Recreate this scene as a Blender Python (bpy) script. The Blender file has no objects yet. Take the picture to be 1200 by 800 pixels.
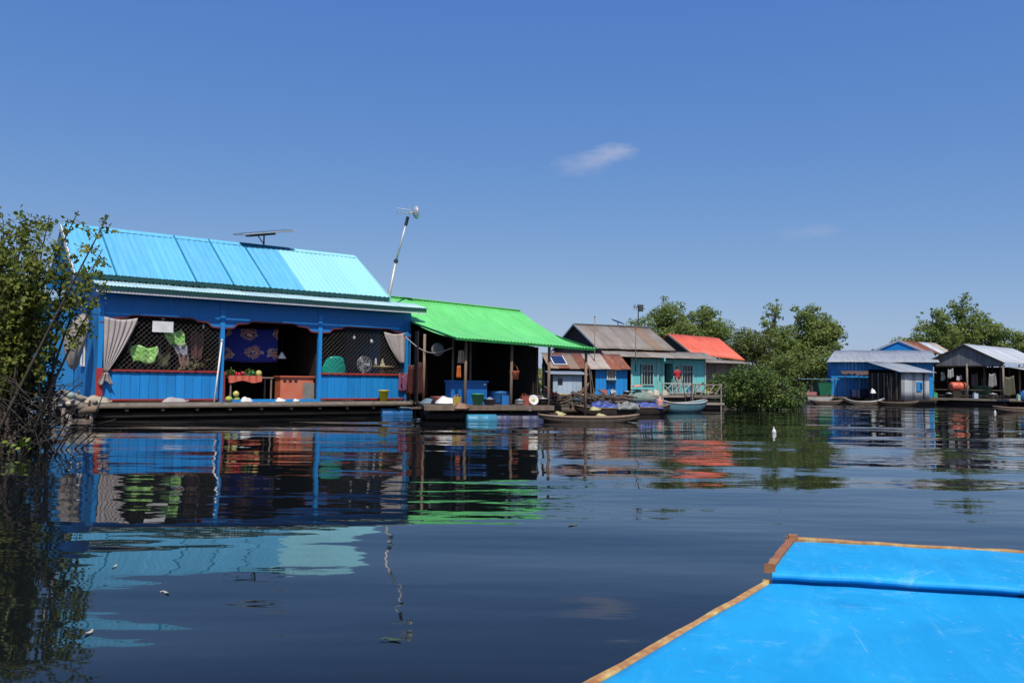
import bpy, math, random
import numpy as np
from mathutils import Vector, Matrix, noise
R = math.radians
rnd = random.Random(7)
scene = bpy.context.scene
COL = scene.collection

# ------------------------------------------------------------------ camera
FPX, PITCH, ROLL, CAMZ = 960.0, R(2.74), R(0.7), 1.3
cam_d = bpy.data.cameras.new('camera'); cam = bpy.data.objects.new('camera', cam_d); COL.objects.link(cam)
cam_d.sensor_width = 36.0; cam_d.lens = FPX / 1200.0 * 36.0; cam_d.clip_end = 6000; cam_d.clip_start = 0.05
CAMROT = Matrix.Rotation(R(90) + PITCH, 4, 'X') @ Matrix.Rotation(ROLL, 4, 'Z')
cam.matrix_world = Matrix.Translation((0, 0, CAMZ)) @ CAMROT
scene.camera = cam

def ray(px, py):
    return (CAMROT.to_3x3() @ Vector(((px - 600) / FPX, -(py - 400) / FPX, -1))).normalized()
def at(px, py, Y):
    d = ray(px, py); return Vector((0, 0, CAMZ)) + d * (Y / d.y)
def onz(px, py, z):
    d = ray(px, py); return Vector((0, 0, CAMZ)) + d * ((z - CAMZ) / d.z)
def atx(px, Y, z):
    c = at(px, 446, Y); return Vector((c.x, Y, z))

# ------------------------------------------------------------------ world, sun, exposure
SUN_EL, SUN_AZ = R(57), R(169)          # azimuth clockwise from +Y : behind the camera, slightly right
w = bpy.data.worlds.new('World'); scene.world = w; w.use_nodes = True
nt = w.node_tree; nt.nodes.clear(); N = nt.nodes.new; L = nt.links.new
wo = N('ShaderNodeOutputWorld'); bg = N('ShaderNodeBackground'); sky = N('ShaderNodeTexSky')
sky.sky_type = 'NISHITA'; sky.sun_disc = False; sky.sun_elevation = SUN_EL; sky.sun_rotation = SUN_AZ
sky.air_density = 0.6; sky.dust_density = 1.0; sky.ozone_density = 2.0; sky.altitude = 0
bg.inputs['Strength'].default_value = 0.1
# the phone camera's saturated blue: one response curve per channel, the same over the whole sky
sp = N('ShaderNodeSeparateColor'); cb = N('ShaderNodeCombineColor'); L(sky.outputs[0], sp.inputs[0])
for k, (ref, out_, g_) in enumerate(((.78, .85, 1.0), (1.31, 2.12, .66), (2.56, 5.6, .22))):
    d1 = N('ShaderNodeMath'); d1.operation = 'DIVIDE'; L(sp.outputs[k], d1.inputs[0]); d1.inputs[1].default_value = ref
    d2 = N('ShaderNodeMath'); d2.operation = 'POWER'; L(d1.outputs[0], d2.inputs[0]); d2.inputs[1].default_value = g_
    d3 = N('ShaderNodeMath'); d3.operation = 'MULTIPLY'; L(d2.outputs[0], d3.inputs[0]); d3.inputs[1].default_value = out_; L(d3.outputs[0], cb.inputs[k])
# two small wisps of cloud
tc = N('ShaderNodeTexCoord'); last = cb.outputs[0]
def cloud(px, py, rx, ry, amt, seed):
    global last
    d = ray(px, py); rt = d.cross(Vector((0, 0, 1))).normalized(); up = rt.cross(d)
    def dot(v, sc):
        n = N('ShaderNodeVectorMath'); n.operation = 'DOT_PRODUCT'; L(tc.outputs['Generated'], n.inputs[0]); n.inputs[1].default_value = v
        s = N('ShaderNodeMath'); s.operation = 'MULTIPLY'; L(n.outputs['Value'], s.inputs[0]); s.inputs[1].default_value = sc; return s.outputs[0]
    a, b, f = dot(rt, FPX / rx), dot(up, FPX / ry), dot(d, 1.0)
    c = N('ShaderNodeCombineXYZ'); L(a, c.inputs[0]); L(b, c.inputs[1])
    nz = N('ShaderNodeTexNoise'); L(c.outputs[0], nz.inputs['Vector']); nz.inputs['Scale'].default_value = 1.3; nz.inputs['Detail'].default_value = 6; nz.inputs['Roughness'].default_value = .62
    o = N('ShaderNodeVectorMath'); o.operation = 'ADD'; L(nz.outputs['Color'], o.inputs[0]); o.inputs[1].default_value = (seed, -.5, -.5)
    o2 = N('ShaderNodeVectorMath'); o2.operation = 'MULTIPLY_ADD'; L(o.outputs[0], o2.inputs[0]); o2.inputs[1].default_value = (1.5, 1.5, 0); L(c.outputs[0], o2.inputs[2])
    ln = N('ShaderNodeVectorMath'); ln.operation = 'LENGTH'; L(o2.outputs[0], ln.inputs[0])
    mr = N('ShaderNodeMapRange'); mr.interpolation_type = 'SMOOTHSTEP'; L(ln.outputs['Value'], mr.inputs[0])
    mr.inputs[1].default_value = 1.15; mr.inputs[2].default_value = .05; mr.inputs[3].default_value = 0; mr.inputs[4].default_value = amt
    g = N('ShaderNodeMath'); g.operation = 'GREATER_THAN'; L(f, g.inputs[0]); g.inputs[1].default_value = 0
    m = N('ShaderNodeMath'); m.operation = 'MULTIPLY'; L(mr.outputs[0], m.inputs[0]); L(g.outputs[0], m.inputs[1])
    x = N('ShaderNodeMix'); x.data_type = 'RGBA'; L(m.outputs[0], x.inputs['Factor']); L(last, x.inputs['A']); x.inputs['B'].default_value = (4.3, 4.8, 6.6, 1); last = x.outputs['Result']
cloud(722, 178, 28, 11, .62, -.5); cloud(700, 186, 26, 11, .45, -.5); cloud(680, 194, 36, 14, .30, -.5); cloud(962, 271, 24, 9, .22, -.5); cloud(930, 274, 24, 9, .12, -.5)
L(last, bg.inputs['Color']); L(bg.outputs[0], wo.inputs['Surface'])

sd = bpy.data.lights.new('sun', 'SUN'); sun = bpy.data.objects.new('sun', sd); COL.objects.link(sun)
sd.energy = 4.2; sd.angle = R(0.53); sd.color = (1.0, .955, .88)
sdir = Vector((math.sin(SUN_AZ) * math.cos(SUN_EL), math.cos(SUN_AZ) * math.cos(SUN_EL), math.sin(SUN_EL)))
sun.rotation_euler = (-sdir).to_track_quat('-Z', 'Y').to_euler(); sun.location = sdir * 100
vs = scene.view_settings; vs.view_transform = 'Standard'; vs.look = 'None'; vs.exposure = 0; vs.gamma = 1; vs.use_curve_mapping = False
scene.render.engine = 'CYCLES'

# ------------------------------------------------------------------ materials
MATS = {}
def mat(name, c1, c2=None, rough=.6, scale=3.0, bump=0.0, stretch=(1, 1, 1), var=.12, metal=0, spec=.4, stain=None, stain_amt=.5, stain_scale=1.2):
    """procedural painted / weathered surface: two-tone noise, optional stain colour, per-object variation, fine bump"""
    if name in MATS: return MATS[name]
    m = bpy.data.materials.new(name); m.use_nodes = True; t = m.node_tree; b = t.nodes['Principled BSDF']
    n = t.nodes.new; l = t.links.new
    co = n('ShaderNodeTexCoord'); mp = n('ShaderNodeMapping'); mp.inputs['Scale'].default_value = stretch; l(co.outputs['Object'], mp.inputs[0])
    oi = n('ShaderNodeObjectInfo'); of = n('ShaderNodeVectorMath'); of.operation = 'MULTIPLY_ADD'
    cx = n('ShaderNodeCombineXYZ'); l(oi.outputs['Random'], cx.inputs[0]); l(oi.outputs['Random'], cx.inputs[2])
    l(cx.outputs[0], of.inputs[0]); of.inputs[1].default_value = (37, 0, 23); l(mp.outputs[0], of.inputs[2])
    nz = n('ShaderNodeTexNoise'); nz.inputs['Scale'].default_value = scale; nz.inputs['Detail'].default_value = 8; nz.inputs['Roughness'].default_value = .62; l(of.outputs[0], nz.inputs['Vector'])
    rp = n('ShaderNodeValToRGB'); rp.color_ramp.elements[0].position = .34; rp.color_ramp.elements[1].position = .66
    c2 = c2 or tuple(x * .72 for x in c1)
    rp.color_ramp.elements[0].color = (*c1, 1); rp.color_ramp.elements[1].color = (*c2, 1); l(nz.outputs['Fac'], rp.inputs[0])
    out = rp.outputs[0]
    if stain:
        n2 = n('ShaderNodeTexNoise'); n2.inputs['Scale'].default_value = stain_scale; n2.inputs['Detail'].default_value = 10; n2.inputs['Roughness'].default_value = .7; l(of.outputs[0], n2.inputs['Vector'])
        r2 = n('ShaderNodeMapRange'); r2.interpolation_type = 'SMOOTHSTEP'; l(n2.outputs['Fac'], r2.inputs[0]); r2.inputs[1].default_value = .48; r2.inputs[2].default_value = .68; r2.inputs[4].default_value = stain_amt
        mx = n('ShaderNodeMix'); mx.data_type = 'RGBA'; l(r2.outputs[0], mx.inputs['Factor']); l(out, mx.inputs['A']); mx.inputs['B'].default_value = (*stain, 1); out = mx.outputs['Result']
    if var:
        r3 = n('ShaderNodeMapRange'); l(oi.outputs['Random'], r3.inputs[0]); r3.inputs[3].default_value = 1 - var; r3.inputs[4].default_value = 1 + var
        hs = n('ShaderNodeHueSaturation'); l(r3.outputs[0], hs.inputs['Value']); l(out, hs.inputs['Color']); out = hs.outputs[0]
    l(out, b.inputs['Base Color']); b.inputs['Roughness'].default_value = rough; b.inputs['Metallic'].default_value = metal; b.inputs['Specular IOR Level'].default_value = spec
    if bump:
        bp = n('ShaderNodeBump'); bp.inputs['Strength'].default_value = 1; bp.inputs['Distance'].default_value = bump; l(nz.outputs['Fac'], bp.inputs['Height']); l(bp.outputs[0], b.inputs['Normal'])
    MATS[name] = m; return m

def leaf_mat(name, dark, light, trans=.35):
    if name in MATS: return MATS[name]
    m = bpy.data.materials.new(name); m.use_nodes = True; t = m.node_tree; n = t.nodes.new; l = t.links.new
    b = t.nodes['Principled BSDF']; o = t.nodes['Material Output']
    g = n('ShaderNodeNewGeometry'); rp = n('ShaderNodeValToRGB'); rp.color_ramp.elements[0].color = (*dark, 1); rp.color_ramp.elements[1].color = (*light, 1)
    e = rp.color_ramp.elements.new(.93); e.color = (*light, 1); rp.color_ramp.elements[-1].color = (light[0] * 1.5, light[1] * 1.15, light[2], 1)
    l(g.outputs['Random Per Island'], rp.inputs[0]); l(rp.outputs[0], b.inputs['Base Color']); b.inputs['Roughness'].default_value = .5; b.inputs['Specular IOR Level'].default_value = .35
    tr = n('ShaderNodeBsdfTranslucent'); hs = n('ShaderNodeHueSaturation'); hs.inputs['Value'].default_value = 1.3; l(rp.outputs[0], hs.inputs['Color']); l(hs.outputs[0], tr.inputs[0])
    mx = n('ShaderNodeMixShader'); mx.inputs[0].default_value = trans; l(b.outputs[0], mx.inputs[1]); l(tr.outputs[0], mx.inputs[2]); l(mx.outputs[0], o.inputs['Surface'])
    MATS[name] = m; return m

blue_paint = mat('blue_paint', (.010, .215, .58), (.013, .26, .65), rough=.55, scale=2, stretch=(5, 5, .6), bump=.004, var=.10, stain=(.03, .16, .36), stain_amt=.35)
blue_side = mat('blue_side_paint', (.02, .20, .50), (.03, .25, .56), rough=.6, scale=2, stretch=(5, 5, .6), bump=.004, var=.10, stain=(.05, .17, .33), stain_amt=.4)
blue_deep = mat('blue_valance_paint', (.013, .17, .48), (.018, .20, .54), rough=.55, scale=3, stretch=(4, 4, 1), bump=.003, var=.04)
red_paint = mat('red_trim_paint', (.36, .035, .03), (.30, .03, .03), rough=.55, scale=6, stain=(.2, .06, .05), stain_amt=.5)
white_paint = mat('white_paint', (.72, .73, .72), (.62, .63, .63), rough=.5, scale=4, stain=(.4, .38, .34), stain_amt=.4)
roof_blue = mat('roof_blue', (.105, .42, .66), (.15, .49, .74), rough=.42, scale=1.6, stretch=(4, .45, .45), var=.07, stain=(.20, .47, .62), stain_amt=.5, stain_scale=2.5)
roof_pale = mat('roof_pale_blue', (.29, .66, .74), (.32, .70, .78), rough=.42, scale=1.6, stretch=(4, .45, .45), var=.05, stain=(.36, .58, .62), stain_amt=.5, stain_scale=2.5)
seam_blue = mat('seam_blue', (.02, .20, .34), rough=.5, var=0)
roof_edge = mat('dark_green_edge', (.012, .055, .055), (.015, .07, .065), rough=.5, var=.05)
skirt_pale = mat('skirt_pale', (.38, .60, .66), (.46, .64, .68), rough=.4, scale=2, var=.08, stain=(.25, .4, .44), stain_amt=.5)
roof_green = mat('roof_green', (.125, .57, .125), (.17, .69, .18), rough=.45, scale=1.4, stretch=(4, .45, .45), var=.05, stain=(.23, .60, .24), stain_amt=.55, stain_scale=2.2)
green_edge = mat('green_edge', (.01, .17, .04), rough=.5)
zinc = mat('weathered_zinc', (.27, .25, .225), (.20, .175, .15), rough=.6, scale=1.4, stretch=(3, .6, .6), metal=.0, var=.14, stain=(.22, .11, .055), stain_amt=.55)
zinc_light = mat('bright_zinc', (.50, .53, .56), (.42, .45, .48), rough=.45, scale=1.4, stretch=(3, .6, .6), var=.08, stain=(.3, .31, .32), stain_amt=.5)
zinc_grey = mat('grey_zinc', (.31, .34, .37), (.25, .28, .31), rough=.5, scale=1.4, stretch=(3, .6, .6), var=.10, stain=(.2, .18, .16), stain_amt=.5)
rust = mat('rust', (.26, .085, .045), (.17, .06, .035), rough=.8, scale=3, stretch=(3, 1, 1), var=.25, stain=(.3, .19, .13), stain_amt=.6)
rust_pale = mat('rust_pale', (.42, .37, .32), (.34, .29, .25), rough=.7, scale=3, stretch=(3, 1, 1), var=.08, stain=(.25, .12, .07), stain_amt=.5)
rust_brown = mat('rust_brown', (.22, .16, .12), (.27, .19, .135), rough=.8, scale=3, stretch=(3, 1, 1), var=.15, stain=(.25, .1, .05), stain_amt=.6)
roof_orange = mat('roof_orange', (.58, .10, .055), (.74, .15, .09), rough=.5, scale=1.6, stretch=(4, .45, .45), var=.07, stain=(.52, .17, .12), stain_amt=.6, stain_scale=2.2)
turquoise = mat('turquoise_paint', (.13, .51, .52), (.16, .55, .55), rough=.6, scale=2, stretch=(5, 5, .6), bump=.004, var=.07, stain=(.16, .42, .42), stain_amt=.4)
turq_frame = mat('pale_frame_paint', (.42, .58, .55), rough=.6)
wood_old = mat('old_wood', (.17, .13, .10), (.10, .075, .055), rough=.85, scale=5, stretch=(1, 1, .4), bump=.01, var=.25)
wood_grey = mat('grey_wood', (.30, .26, .22), (.19, .16, .13), rough=.85, scale=5, bump=.01, var=.2)
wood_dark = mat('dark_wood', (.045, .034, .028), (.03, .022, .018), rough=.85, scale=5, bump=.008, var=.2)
wood_post = mat('post_wood', (.25, .18, .13), (.17, .12, .085), rough=.8, scale=6, stretch=(3, 3, .5), var=.15)
wood_yellow = mat('yellow_trim_wood', (.50, .28, .09), (.30, .12, .045), rough=.65, scale=9, stretch=(2, 2, 2), bump=.004, var=.08, stain=(.60, .48, .18), stain_amt=.9, stain_scale=4)
wood_red = mat('reddish_trim_wood', (.36, .15, .06), (.24, .09, .04), rough=.6, scale=9, bump=.004, var=.08, stain=(.45, .26, .1), stain_amt=.5, stain_scale=4)
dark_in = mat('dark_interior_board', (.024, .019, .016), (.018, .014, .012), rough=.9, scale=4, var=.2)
curtain_m = mat('curtain_cloth', (.33, .29, .26), (.26, .225, .20), rough=.9, scale=4, var=.05)
curtain_p = mat('curtain_pale', (.42, .375, .36), (.34, .30, .29), rough=.9, scale=4, var=.05)
net_m = mat('net_wire', (.17, .16, .155), rough=.6, var=0)
black = mat('black_rubber', (.015, .015, .016), rough=.7)
teal = mat('teal_plastic', (.0, .40, .30), (.0, .43, .32), rough=.35, scale=2, spec=.5)
orange = mat('orange_plastic', (.62, .14, .06), (.52, .12, .06), rough=.5, stain=(.5, .25, .15), stain_amt=.4)
yellow = mat('yellow_plastic', (.72, .62, .04), rough=.4)
lime = mat('lime_cloth', (.22, .62, .07), (.30, .66, .12), rough=.7, scale=8)
drum_blue = mat('drum_blue', (.02, .14, .42), (.03, .17, .42), rough=.45, scale=4, stain=(.06, .12, .2), stain_amt=.6)
drum_cyan = mat('drum_cyan', (.03, .20, .34), (.04, .24, .36), rough=.45, scale=4, stain=(.08, .16, .2), stain_amt=.6)
drum_grey = mat('drum_grey', (.05, .06, .14), (.08, .085, .15), rough=.5, scale=4, stain=(.1, .09, .09), stain_amt=.6)
bin_blue = mat('bin_blue', (.01, .16, .52), rough=.45)
green_pl = mat('green_plastic', (.06, .36, .18), rough=.4)
white_pl = mat('white_plastic', (.78, .78, .76), rough=.45)
cream = mat('cream_board', (.62, .50, .22), (.55, .42, .2), rough=.7, scale=4)
red_cloth = mat('red_cloth', (.55, .03, .06), rough=.85)
dark_red = mat('dark_red_paint', (.13, .02, .025), (.09, .02, .02), rough=.6)
tarp_blue = mat('tarp_blue', (.04, .07, .33), (.07, .12, .40), rough=.45, scale=5, bump=.02)
tarp_green = mat('tarp_green', (.004, .085, .04), (.006, .11, .05), rough=.5, scale=3, bump=.02)
tarp_brown = mat('tarp_brown', (.08, .05, .05), (.11, .07, .065), rough=.8, scale=4, bump=.02)
metal = mat('pole_metal', (.50, .50, .50), (.40, .40, .40), rough=.45, metal=.3, scale=6, var=.03)
metal_dark = mat('dark_metal', (.04, .045, .055), rough=.45, metal=.3)
pv = mat('solar_cells', (.012, .02, .06), (.016, .026, .075), rough=.18, spec=.6, var=0)
skin_m = mat('skin', (.27, .14, .085), rough=.55)
hair_m = mat('hair', (.012, .01, .009), rough=.5)
pale_blue = mat('pale_blue_paint', (.33, .45, .56), (.42, .50, .57), rough=.6, scale=4, stain=(.3, .3, .3), stain_amt=.4)
bark = mat('bark', (.10, .075, .055), (.065, .05, .038), rough=.9, scale=8, bump=.02, stretch=(1, 1, .4))
twig_m = mat('dead_twig', (.042, .034, .027), (.065, .053, .042), rough=.9, scale=8)
leaf_near = leaf_mat('leaf_near', (.08, .11, .02), (.25, .29, .055), .48)
leaf_mid = leaf_mat('leaf_bush', (.055, .10, .025), (.15, .22, .05), .38)
leaf_far = leaf_mat('leaf_tree', (.11, .16, .045), (.27, .34, .095), .5)
leaf_dark = leaf_mat('leaf_shrub', (.08, .11, .03), (.19, .225, .065), .42)
orange_cloth = mat('orange_cloth', (.75, .20, .05), rough=.85)
fruit_g = mat('green_fruit', (.28, .36, .06), (.45, .45, .10), rough=.5)
fruit_y = mat('yellow_fruit', (.62, .55, .16), rough=.5)
glass_b = mat('bulb_glass', (.85, .85, .83), rough=.2)
hull_turq = mat('hull_turquoise', (.09, .24, .29), (.13, .28, .31), rough=.6, scale=4, stain=(.15, .14, .12), stain_amt=.8)
hull_white = mat('hull_white', (.62, .60, .55), rough=.6, scale=4, stain=(.3, .2, .12), stain_amt=.5)
window_dark = mat('window_dark', (.02, .022, .025), rough=.25, spec=.6)

# ------------------------------------------------------------------ mesh builder
class MB:
    def __init__(s): s.v = []; s.f = []
    def add(s, vs, fs):
        o = len(s.v); s.v += [tuple(p) for p in vs]; s.f += [tuple(i + o for i in q) for q in fs]; return s
    def box(s, c, size, rot=None):
        x, y, z = [d / 2 for d in size]; c = Vector(c)
        ps = [Vector((a * x, b * y, d * z)) for a in (-1, 1) for b in (-1, 1) for d in (-1, 1)]
        if rot is not None: ps = [rot @ p for p in ps]
        return s.add([p + c for p in ps], [(0, 1, 3, 2), (4, 6, 7, 5), (0, 4, 5, 1), (2, 3, 7, 6), (0, 2, 6, 4), (1, 5, 7, 3)])
    def beam(s, p, q, wd, ht):
        p, q = Vector(p), Vector(q); d = q - p
        return s.box((p + q) / 2, (wd, d.length, ht), d.to_track_quat('Y', 'Z').to_matrix())
    def tube(s, pts, rad, n=6, cap=True):
        pts = [Vector(p) for p in pts]; m = len(pts)
        if not isinstance(rad, (list, tuple)): rad = [rad] * m
        d0 = (pts[1] - pts[0]).normalized(); ref = Vector((0, 0, 1)) if abs(d0.z) < .9 else Vector((1, 0, 0)); vs = []
        for i, p in enumerate(pts):
            d = (pts[min(i + 1, m - 1)] - pts[max(i - 1, 0)]).normalized(); a = d.cross(ref)
            if a.length < 1e-4: a = d.cross(Vector((0, 1, 0)))
            a.normalize(); b = d.cross(a)
            for k in range(n):
                t = 2 * math.pi * k / n; vs.append(p + (a * math.cos(t) + b * math.sin(t)) * rad[i])
        fs = [(i * n + k, i * n + (k + 1) % n, (i + 1) * n + (k + 1) % n, (i + 1) * n + k) for i in range(m - 1) for k in range(n)]
        if cap: fs += [tuple(range(n))[::-1], tuple((m - 1) * n + k for k in range(n))]
        return s.add(vs, fs)
    def lathe(s, prof, n=14, c=(0, 0, 0), rot=None):
        c = Vector(c); vs = []
        for r, z in prof:
            for k in range(n):
                t = 2 * math.pi * k / n; p = Vector((r * math.cos(t), r * math.sin(t), z))
                if rot is not None: p = rot @ p
                vs.append(p + c)
        m = len(prof)
        fs = [(i * n + k, i * n + (k + 1) % n, (i + 1) * n + (k + 1) % n, (i + 1) * n + k) for i in range(m - 1) for k in range(n)]
        fs += [tuple(range(n))[::-1], tuple((m - 1) * n + k for k in range(n))]
        return s.add(vs, fs)
    def prism(s, outline, d):
        """outline: closed list of 3-D points, extruded along vector d"""
        n = len(outline); d = Vector(d); a = [Vector(p) for p in outline]
        return s.add(a + [p + d for p in a], [tuple(range(n))[::-1], tuple(range(n, 2 * n))] + [(i, (i + 1) % n, n + (i + 1) % n, n + i) for i in range(n)])
    def grid(s, fn, nu, nv):
        vs = [fn(i / nu, j / nv) for j in range(nv + 1) for i in range(nu + 1)]
        return s.add(vs, [(j * (nu + 1) + i, j * (nu + 1) + i + 1, (j + 1) * (nu + 1) + i + 1, (j + 1) * (nu + 1) + i) for j in range(nv) for i in range(nu)])
    def build(s, name, m, parent=None, smooth=False, solid=0):
        me = bpy.data.meshes.new(name); me.from_pydata(s.v, [], s.f); me.update(); me.materials.append(m)
        if smooth: me.polygons.foreach_set('use_smooth', [True] * len(me.polygons))
        o = bpy.data.objects.new(name, me); COL.objects.link(o)
        if parent is not None: o.parent = parent
        if solid:
            md = o.modifiers.new('solid', 'SOLIDIFY'); md.thickness = solid; md.offset = 0
        return o
def tag(o, label, cat, group=None):
    o['label'] = label; o['category'] = cat
    if group: o['group'] = group
    return o
def struct(o): o['kind'] = 'structure'; return o
def thing(name, label, cat, loc=(0, 0, 0), rz=0, group=None):
    o = bpy.data.objects.new(name, None); COL.objects.link(o); o.location = loc; o.rotation_euler = (0, 0, rz); o.empty_display_size = .2
    return tag(o, label, cat, group)
PIECES = {}
def piece(name, c, size, m, parent, rot=None):
    """box-shaped piece; alike pieces share one mesh"""
    key = (m.name, tuple(round(x, 3) for x in size))
    if key not in PIECES:
        me = bpy.data.meshes.new(name); b = MB().box((0, 0, 0), size); me.from_pydata(b.v, [], b.f); me.materials.append(m); PIECES[key] = me
    o = bpy.data.objects.new(name, PIECES[key]); COL.objects.link(o); o.parent = parent; o.location = c
    if rot: o.rotation_euler = rot
    return o
def plank_wall(parent, name, m, a0, a1, z0, z1, fixed, width, axis='x', thick=.03, gap=.012, holes=(), topz=None, jit=.004):
    """vertical boards side by side along x (or y), each board a piece; holes = (a0,a1,z0,z1)"""
    n = max(1, round((a1 - a0) / width)); wd = (a1 - a0) / n
    for i in range(n):
        c = a0 + (i + .5) * wd; zt = topz(c) if topz else z1; segs = [(z0, zt)]
        for h in holes:
            if h[0] - .02 < c < h[1] + .02:
                ns = []
                for s0, s1 in segs:
                    if h[2] > s0: ns.append((s0, min(s1, h[2])))
                    if h[3] < s1: ns.append((max(s0, h[3]), s1))
                segs = ns
        for s0, s1 in segs:
            if s1 - s0 < .03: continue
            f = fixed + rnd.uniform(-jit, jit)
            cc = (c, f, (s0 + s1) / 2) if axis == 'x' else (f, c, (s0 + s1) / 2)
            sz = (wd - gap, thick, s1 - s0) if axis == 'x' else (thick, wd - gap, s1 - s0)
            piece(name, cc, sz, m, parent)
def sheet(parent, name, m, A, B, C_, D, pitch=.1, amp=.012, sag=0, rows=3, trap=False):
    """corrugated sheet: A,B along the eave, D,C up at the ridge (A-D and B-C are its sides)"""
    A, B, C_, D = [Vector(p) for p in (A, B, C_, D)]
    nrm = (B - A).cross(D - A).normalized(); ln = (B - A).length; k = max(2, round(ln / pitch)); nu = k * (4 if not trap else 5)
    def fn(u, v):
        p = (A * (1 - u) + B * u) * (1 - v) + (D * (1 - u) + C_ * u) * v
        if trap:
            ph = (u * k) % 1; h = amp if ph in (0,) or ph < .01 or ph > .79 else 0
        else: h = amp * math.cos(2 * math.pi * u * k)
        dn = .010 * noise.noise(p * 1.1) + .006 * noise.noise(p * 3.1)
        return p + nrm * (h + dn) - Vector((0, 0, sag * math.sin(math.pi * v)))
    o = MB().grid(fn, nu, rows).build(name, m, parent, smooth=not trap)
    md = o.modifiers.new('solid', 'SOLIDIFY'); md.thickness = .006; md.offset = -1
    return o
def roof(parent, A, B, C_, D, n, mats, pitch=.1, amp=.012, sag=0, cuts=None, name='roof_sheet', trap=False, lap=.01):
    A, B, C_, D = [Vector(p) for p in (A, B, C_, D)]
    cuts = cuts or [i / n for i in range(n + 1)]; out = []; nrm = (B - A).cross(D - A).normalized()
    for i in range(len(cuts) - 1):
        t0, t1 = cuts[i], cuts[i + 1]; up = nrm * (lap * (i % 2)) + (A - D).normalized() * rnd.uniform(-.012, .018)
        out.append(sheet(parent, name, mats[i % len(mats)], A.lerp(B, t0) + up, A.lerp(B, t1) + up, D.lerp(C_, t1) + up, D.lerp(C_, t0) + up, pitch, amp, sag, trap=trap))
    return out
class Frame:
    def __init__(s, x, y, t): s.o = Vector((x, y, 0)); s.t = t; s.m = Matrix.Rotation(t, 3, 'Z')
    def p(s, x, y, z): return s.o + s.m @ Vector((x, y, z))

# ================================================================== SETTING: water
def water_mat():
    m = bpy.data.materials.new('water'); m.use_nodes = True; t = m.node_tree; b = t.nodes['Principled BSDF']; n = t.nodes.new; l = t.links.new
    b.inputs['Base Color'].default_value = (.006, .008, .009, 1); b.inputs['Roughness'].default_value = .02; b.inputs['IOR'].default_value = 1.333; b.inputs['Specular IOR Level'].default_value = .5
    g = n('ShaderNodeNewGeometry')
    def wave(scale, sx, sy, rot, amp, det=2, rough=.5, dist=0):
        mp = n('ShaderNodeMapping'); mp.inputs['Rotation'].default_value = (0, 0, rot); mp.inputs['Scale'].default_value = (sx, sy, 1); l(g.outputs['Position'], mp.inputs[0])
        nz = n('ShaderNodeTexNoise'); nz.inputs['Scale'].default_value = scale; nz.inputs['Detail'].default_value = det; nz.inputs['Roughness'].default_value = rough; nz.inputs['Distortion'].default_value = dist; l(mp.outputs[0], nz.inputs['Vector'])
        k = n('ShaderNodeMath'); k.operation = 'MULTIPLY'; l(nz.outputs['Fac'], k.inputs[0]); k.inputs[1].default_value = amp; return k.outputs[0]
    def add(a, b_):
        k = n('ShaderNodeMath'); k.operation = 'ADD'; l(a, k.inputs[0]); l(b_, k.inputs[1]); return k.outputs[0]
    # long lazy wash from a passing boat, cross ripples, fine cat's paws gathered in patches
    h = add(wave(.36, .45, 1.0, R(12), .080, 1), wave(1.25, .28, 1.0, R(-9), .0115, 2))
    fine = wave(4.6, .45, 1.0, R(4), .0029, 2, .5)
    pm = n('ShaderNodeMapping'); pm.inputs['Scale'].default_value = (.5, 1, 1); l(g.outputs['Position'], pm.inputs[0])
    pn = n('ShaderNodeTexNoise'); pn.inputs['Scale'].default_value = .09; pn.inputs['Detail'].default_value = 3; l(pm.outputs[0], pn.inputs['Vector'])
    pr = n('ShaderNodeMapRange'); pr.interpolation_type = 'SMOOTHSTEP'; l(pn.outputs['Fac'], pr.inputs[0]); pr.inputs[1].default_value = .36; pr.inputs[2].default_value = .62; pr.inputs[3].default_value = .25; pr.inputs[4].default_value = 1.0
    k = n('ShaderNodeMath'); k.operation = 'MULTIPLY'; l(fine, k.inputs[0]); l(pr.outputs[0], k.inputs[1])
    h = add(h, k.outputs[0])
    bp = n('ShaderNodeBump'); bp.inputs['Strength'].default_value = 1; bp.inputs['Distance'].default_value = 1; l(h, bp.inputs['Height']); l(bp.outputs[0], b.inputs['Normal'])
    return m
wm = MB(); S = 2500
wm.add([(-S, -400, 0), (S, -400, 0), (S, 4000, 0), (-S, 4000, 0)], [(0, 1, 2, 3)])
struct(wm.build('water', water_mat()))

# ================================================================== VEGETATION
def leaf_mesh(centers, outw, length, width, seed, upbias=.5):
    """rhombic leaves as one numpy mesh; centers (n,3), outw (n,3) preferred normals"""
    rg = np.random.default_rng(seed); n = len(centers)
    nr = outw + rg.normal(0, .75, (n, 3)) + np.array([0, 0, upbias]); nr /= np.linalg.norm(nr, axis=1)[:, None] + 1e-9
    a = rg.normal(0, 1, (n, 3)); a -= (a * nr).sum(1)[:, None] * nr; a /= np.linalg.norm(a, axis=1)[:, None] + 1e-9
    b = np.cross(nr, a); s = rg.uniform(.65, 1.3, n)[:, None]
    la, lb = a * length * .5 * s, b * width * .5 * s; dr = nr * (length * .12) * s
    v = np.empty((n, 4, 3)); v[:, 0] = centers - la - dr; v[:, 1] = centers + lb + dr * .4; v[:, 2] = centers + la - dr; v[:, 3] = centers - lb + dr * .4
    return v.reshape(-1, 3)
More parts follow.
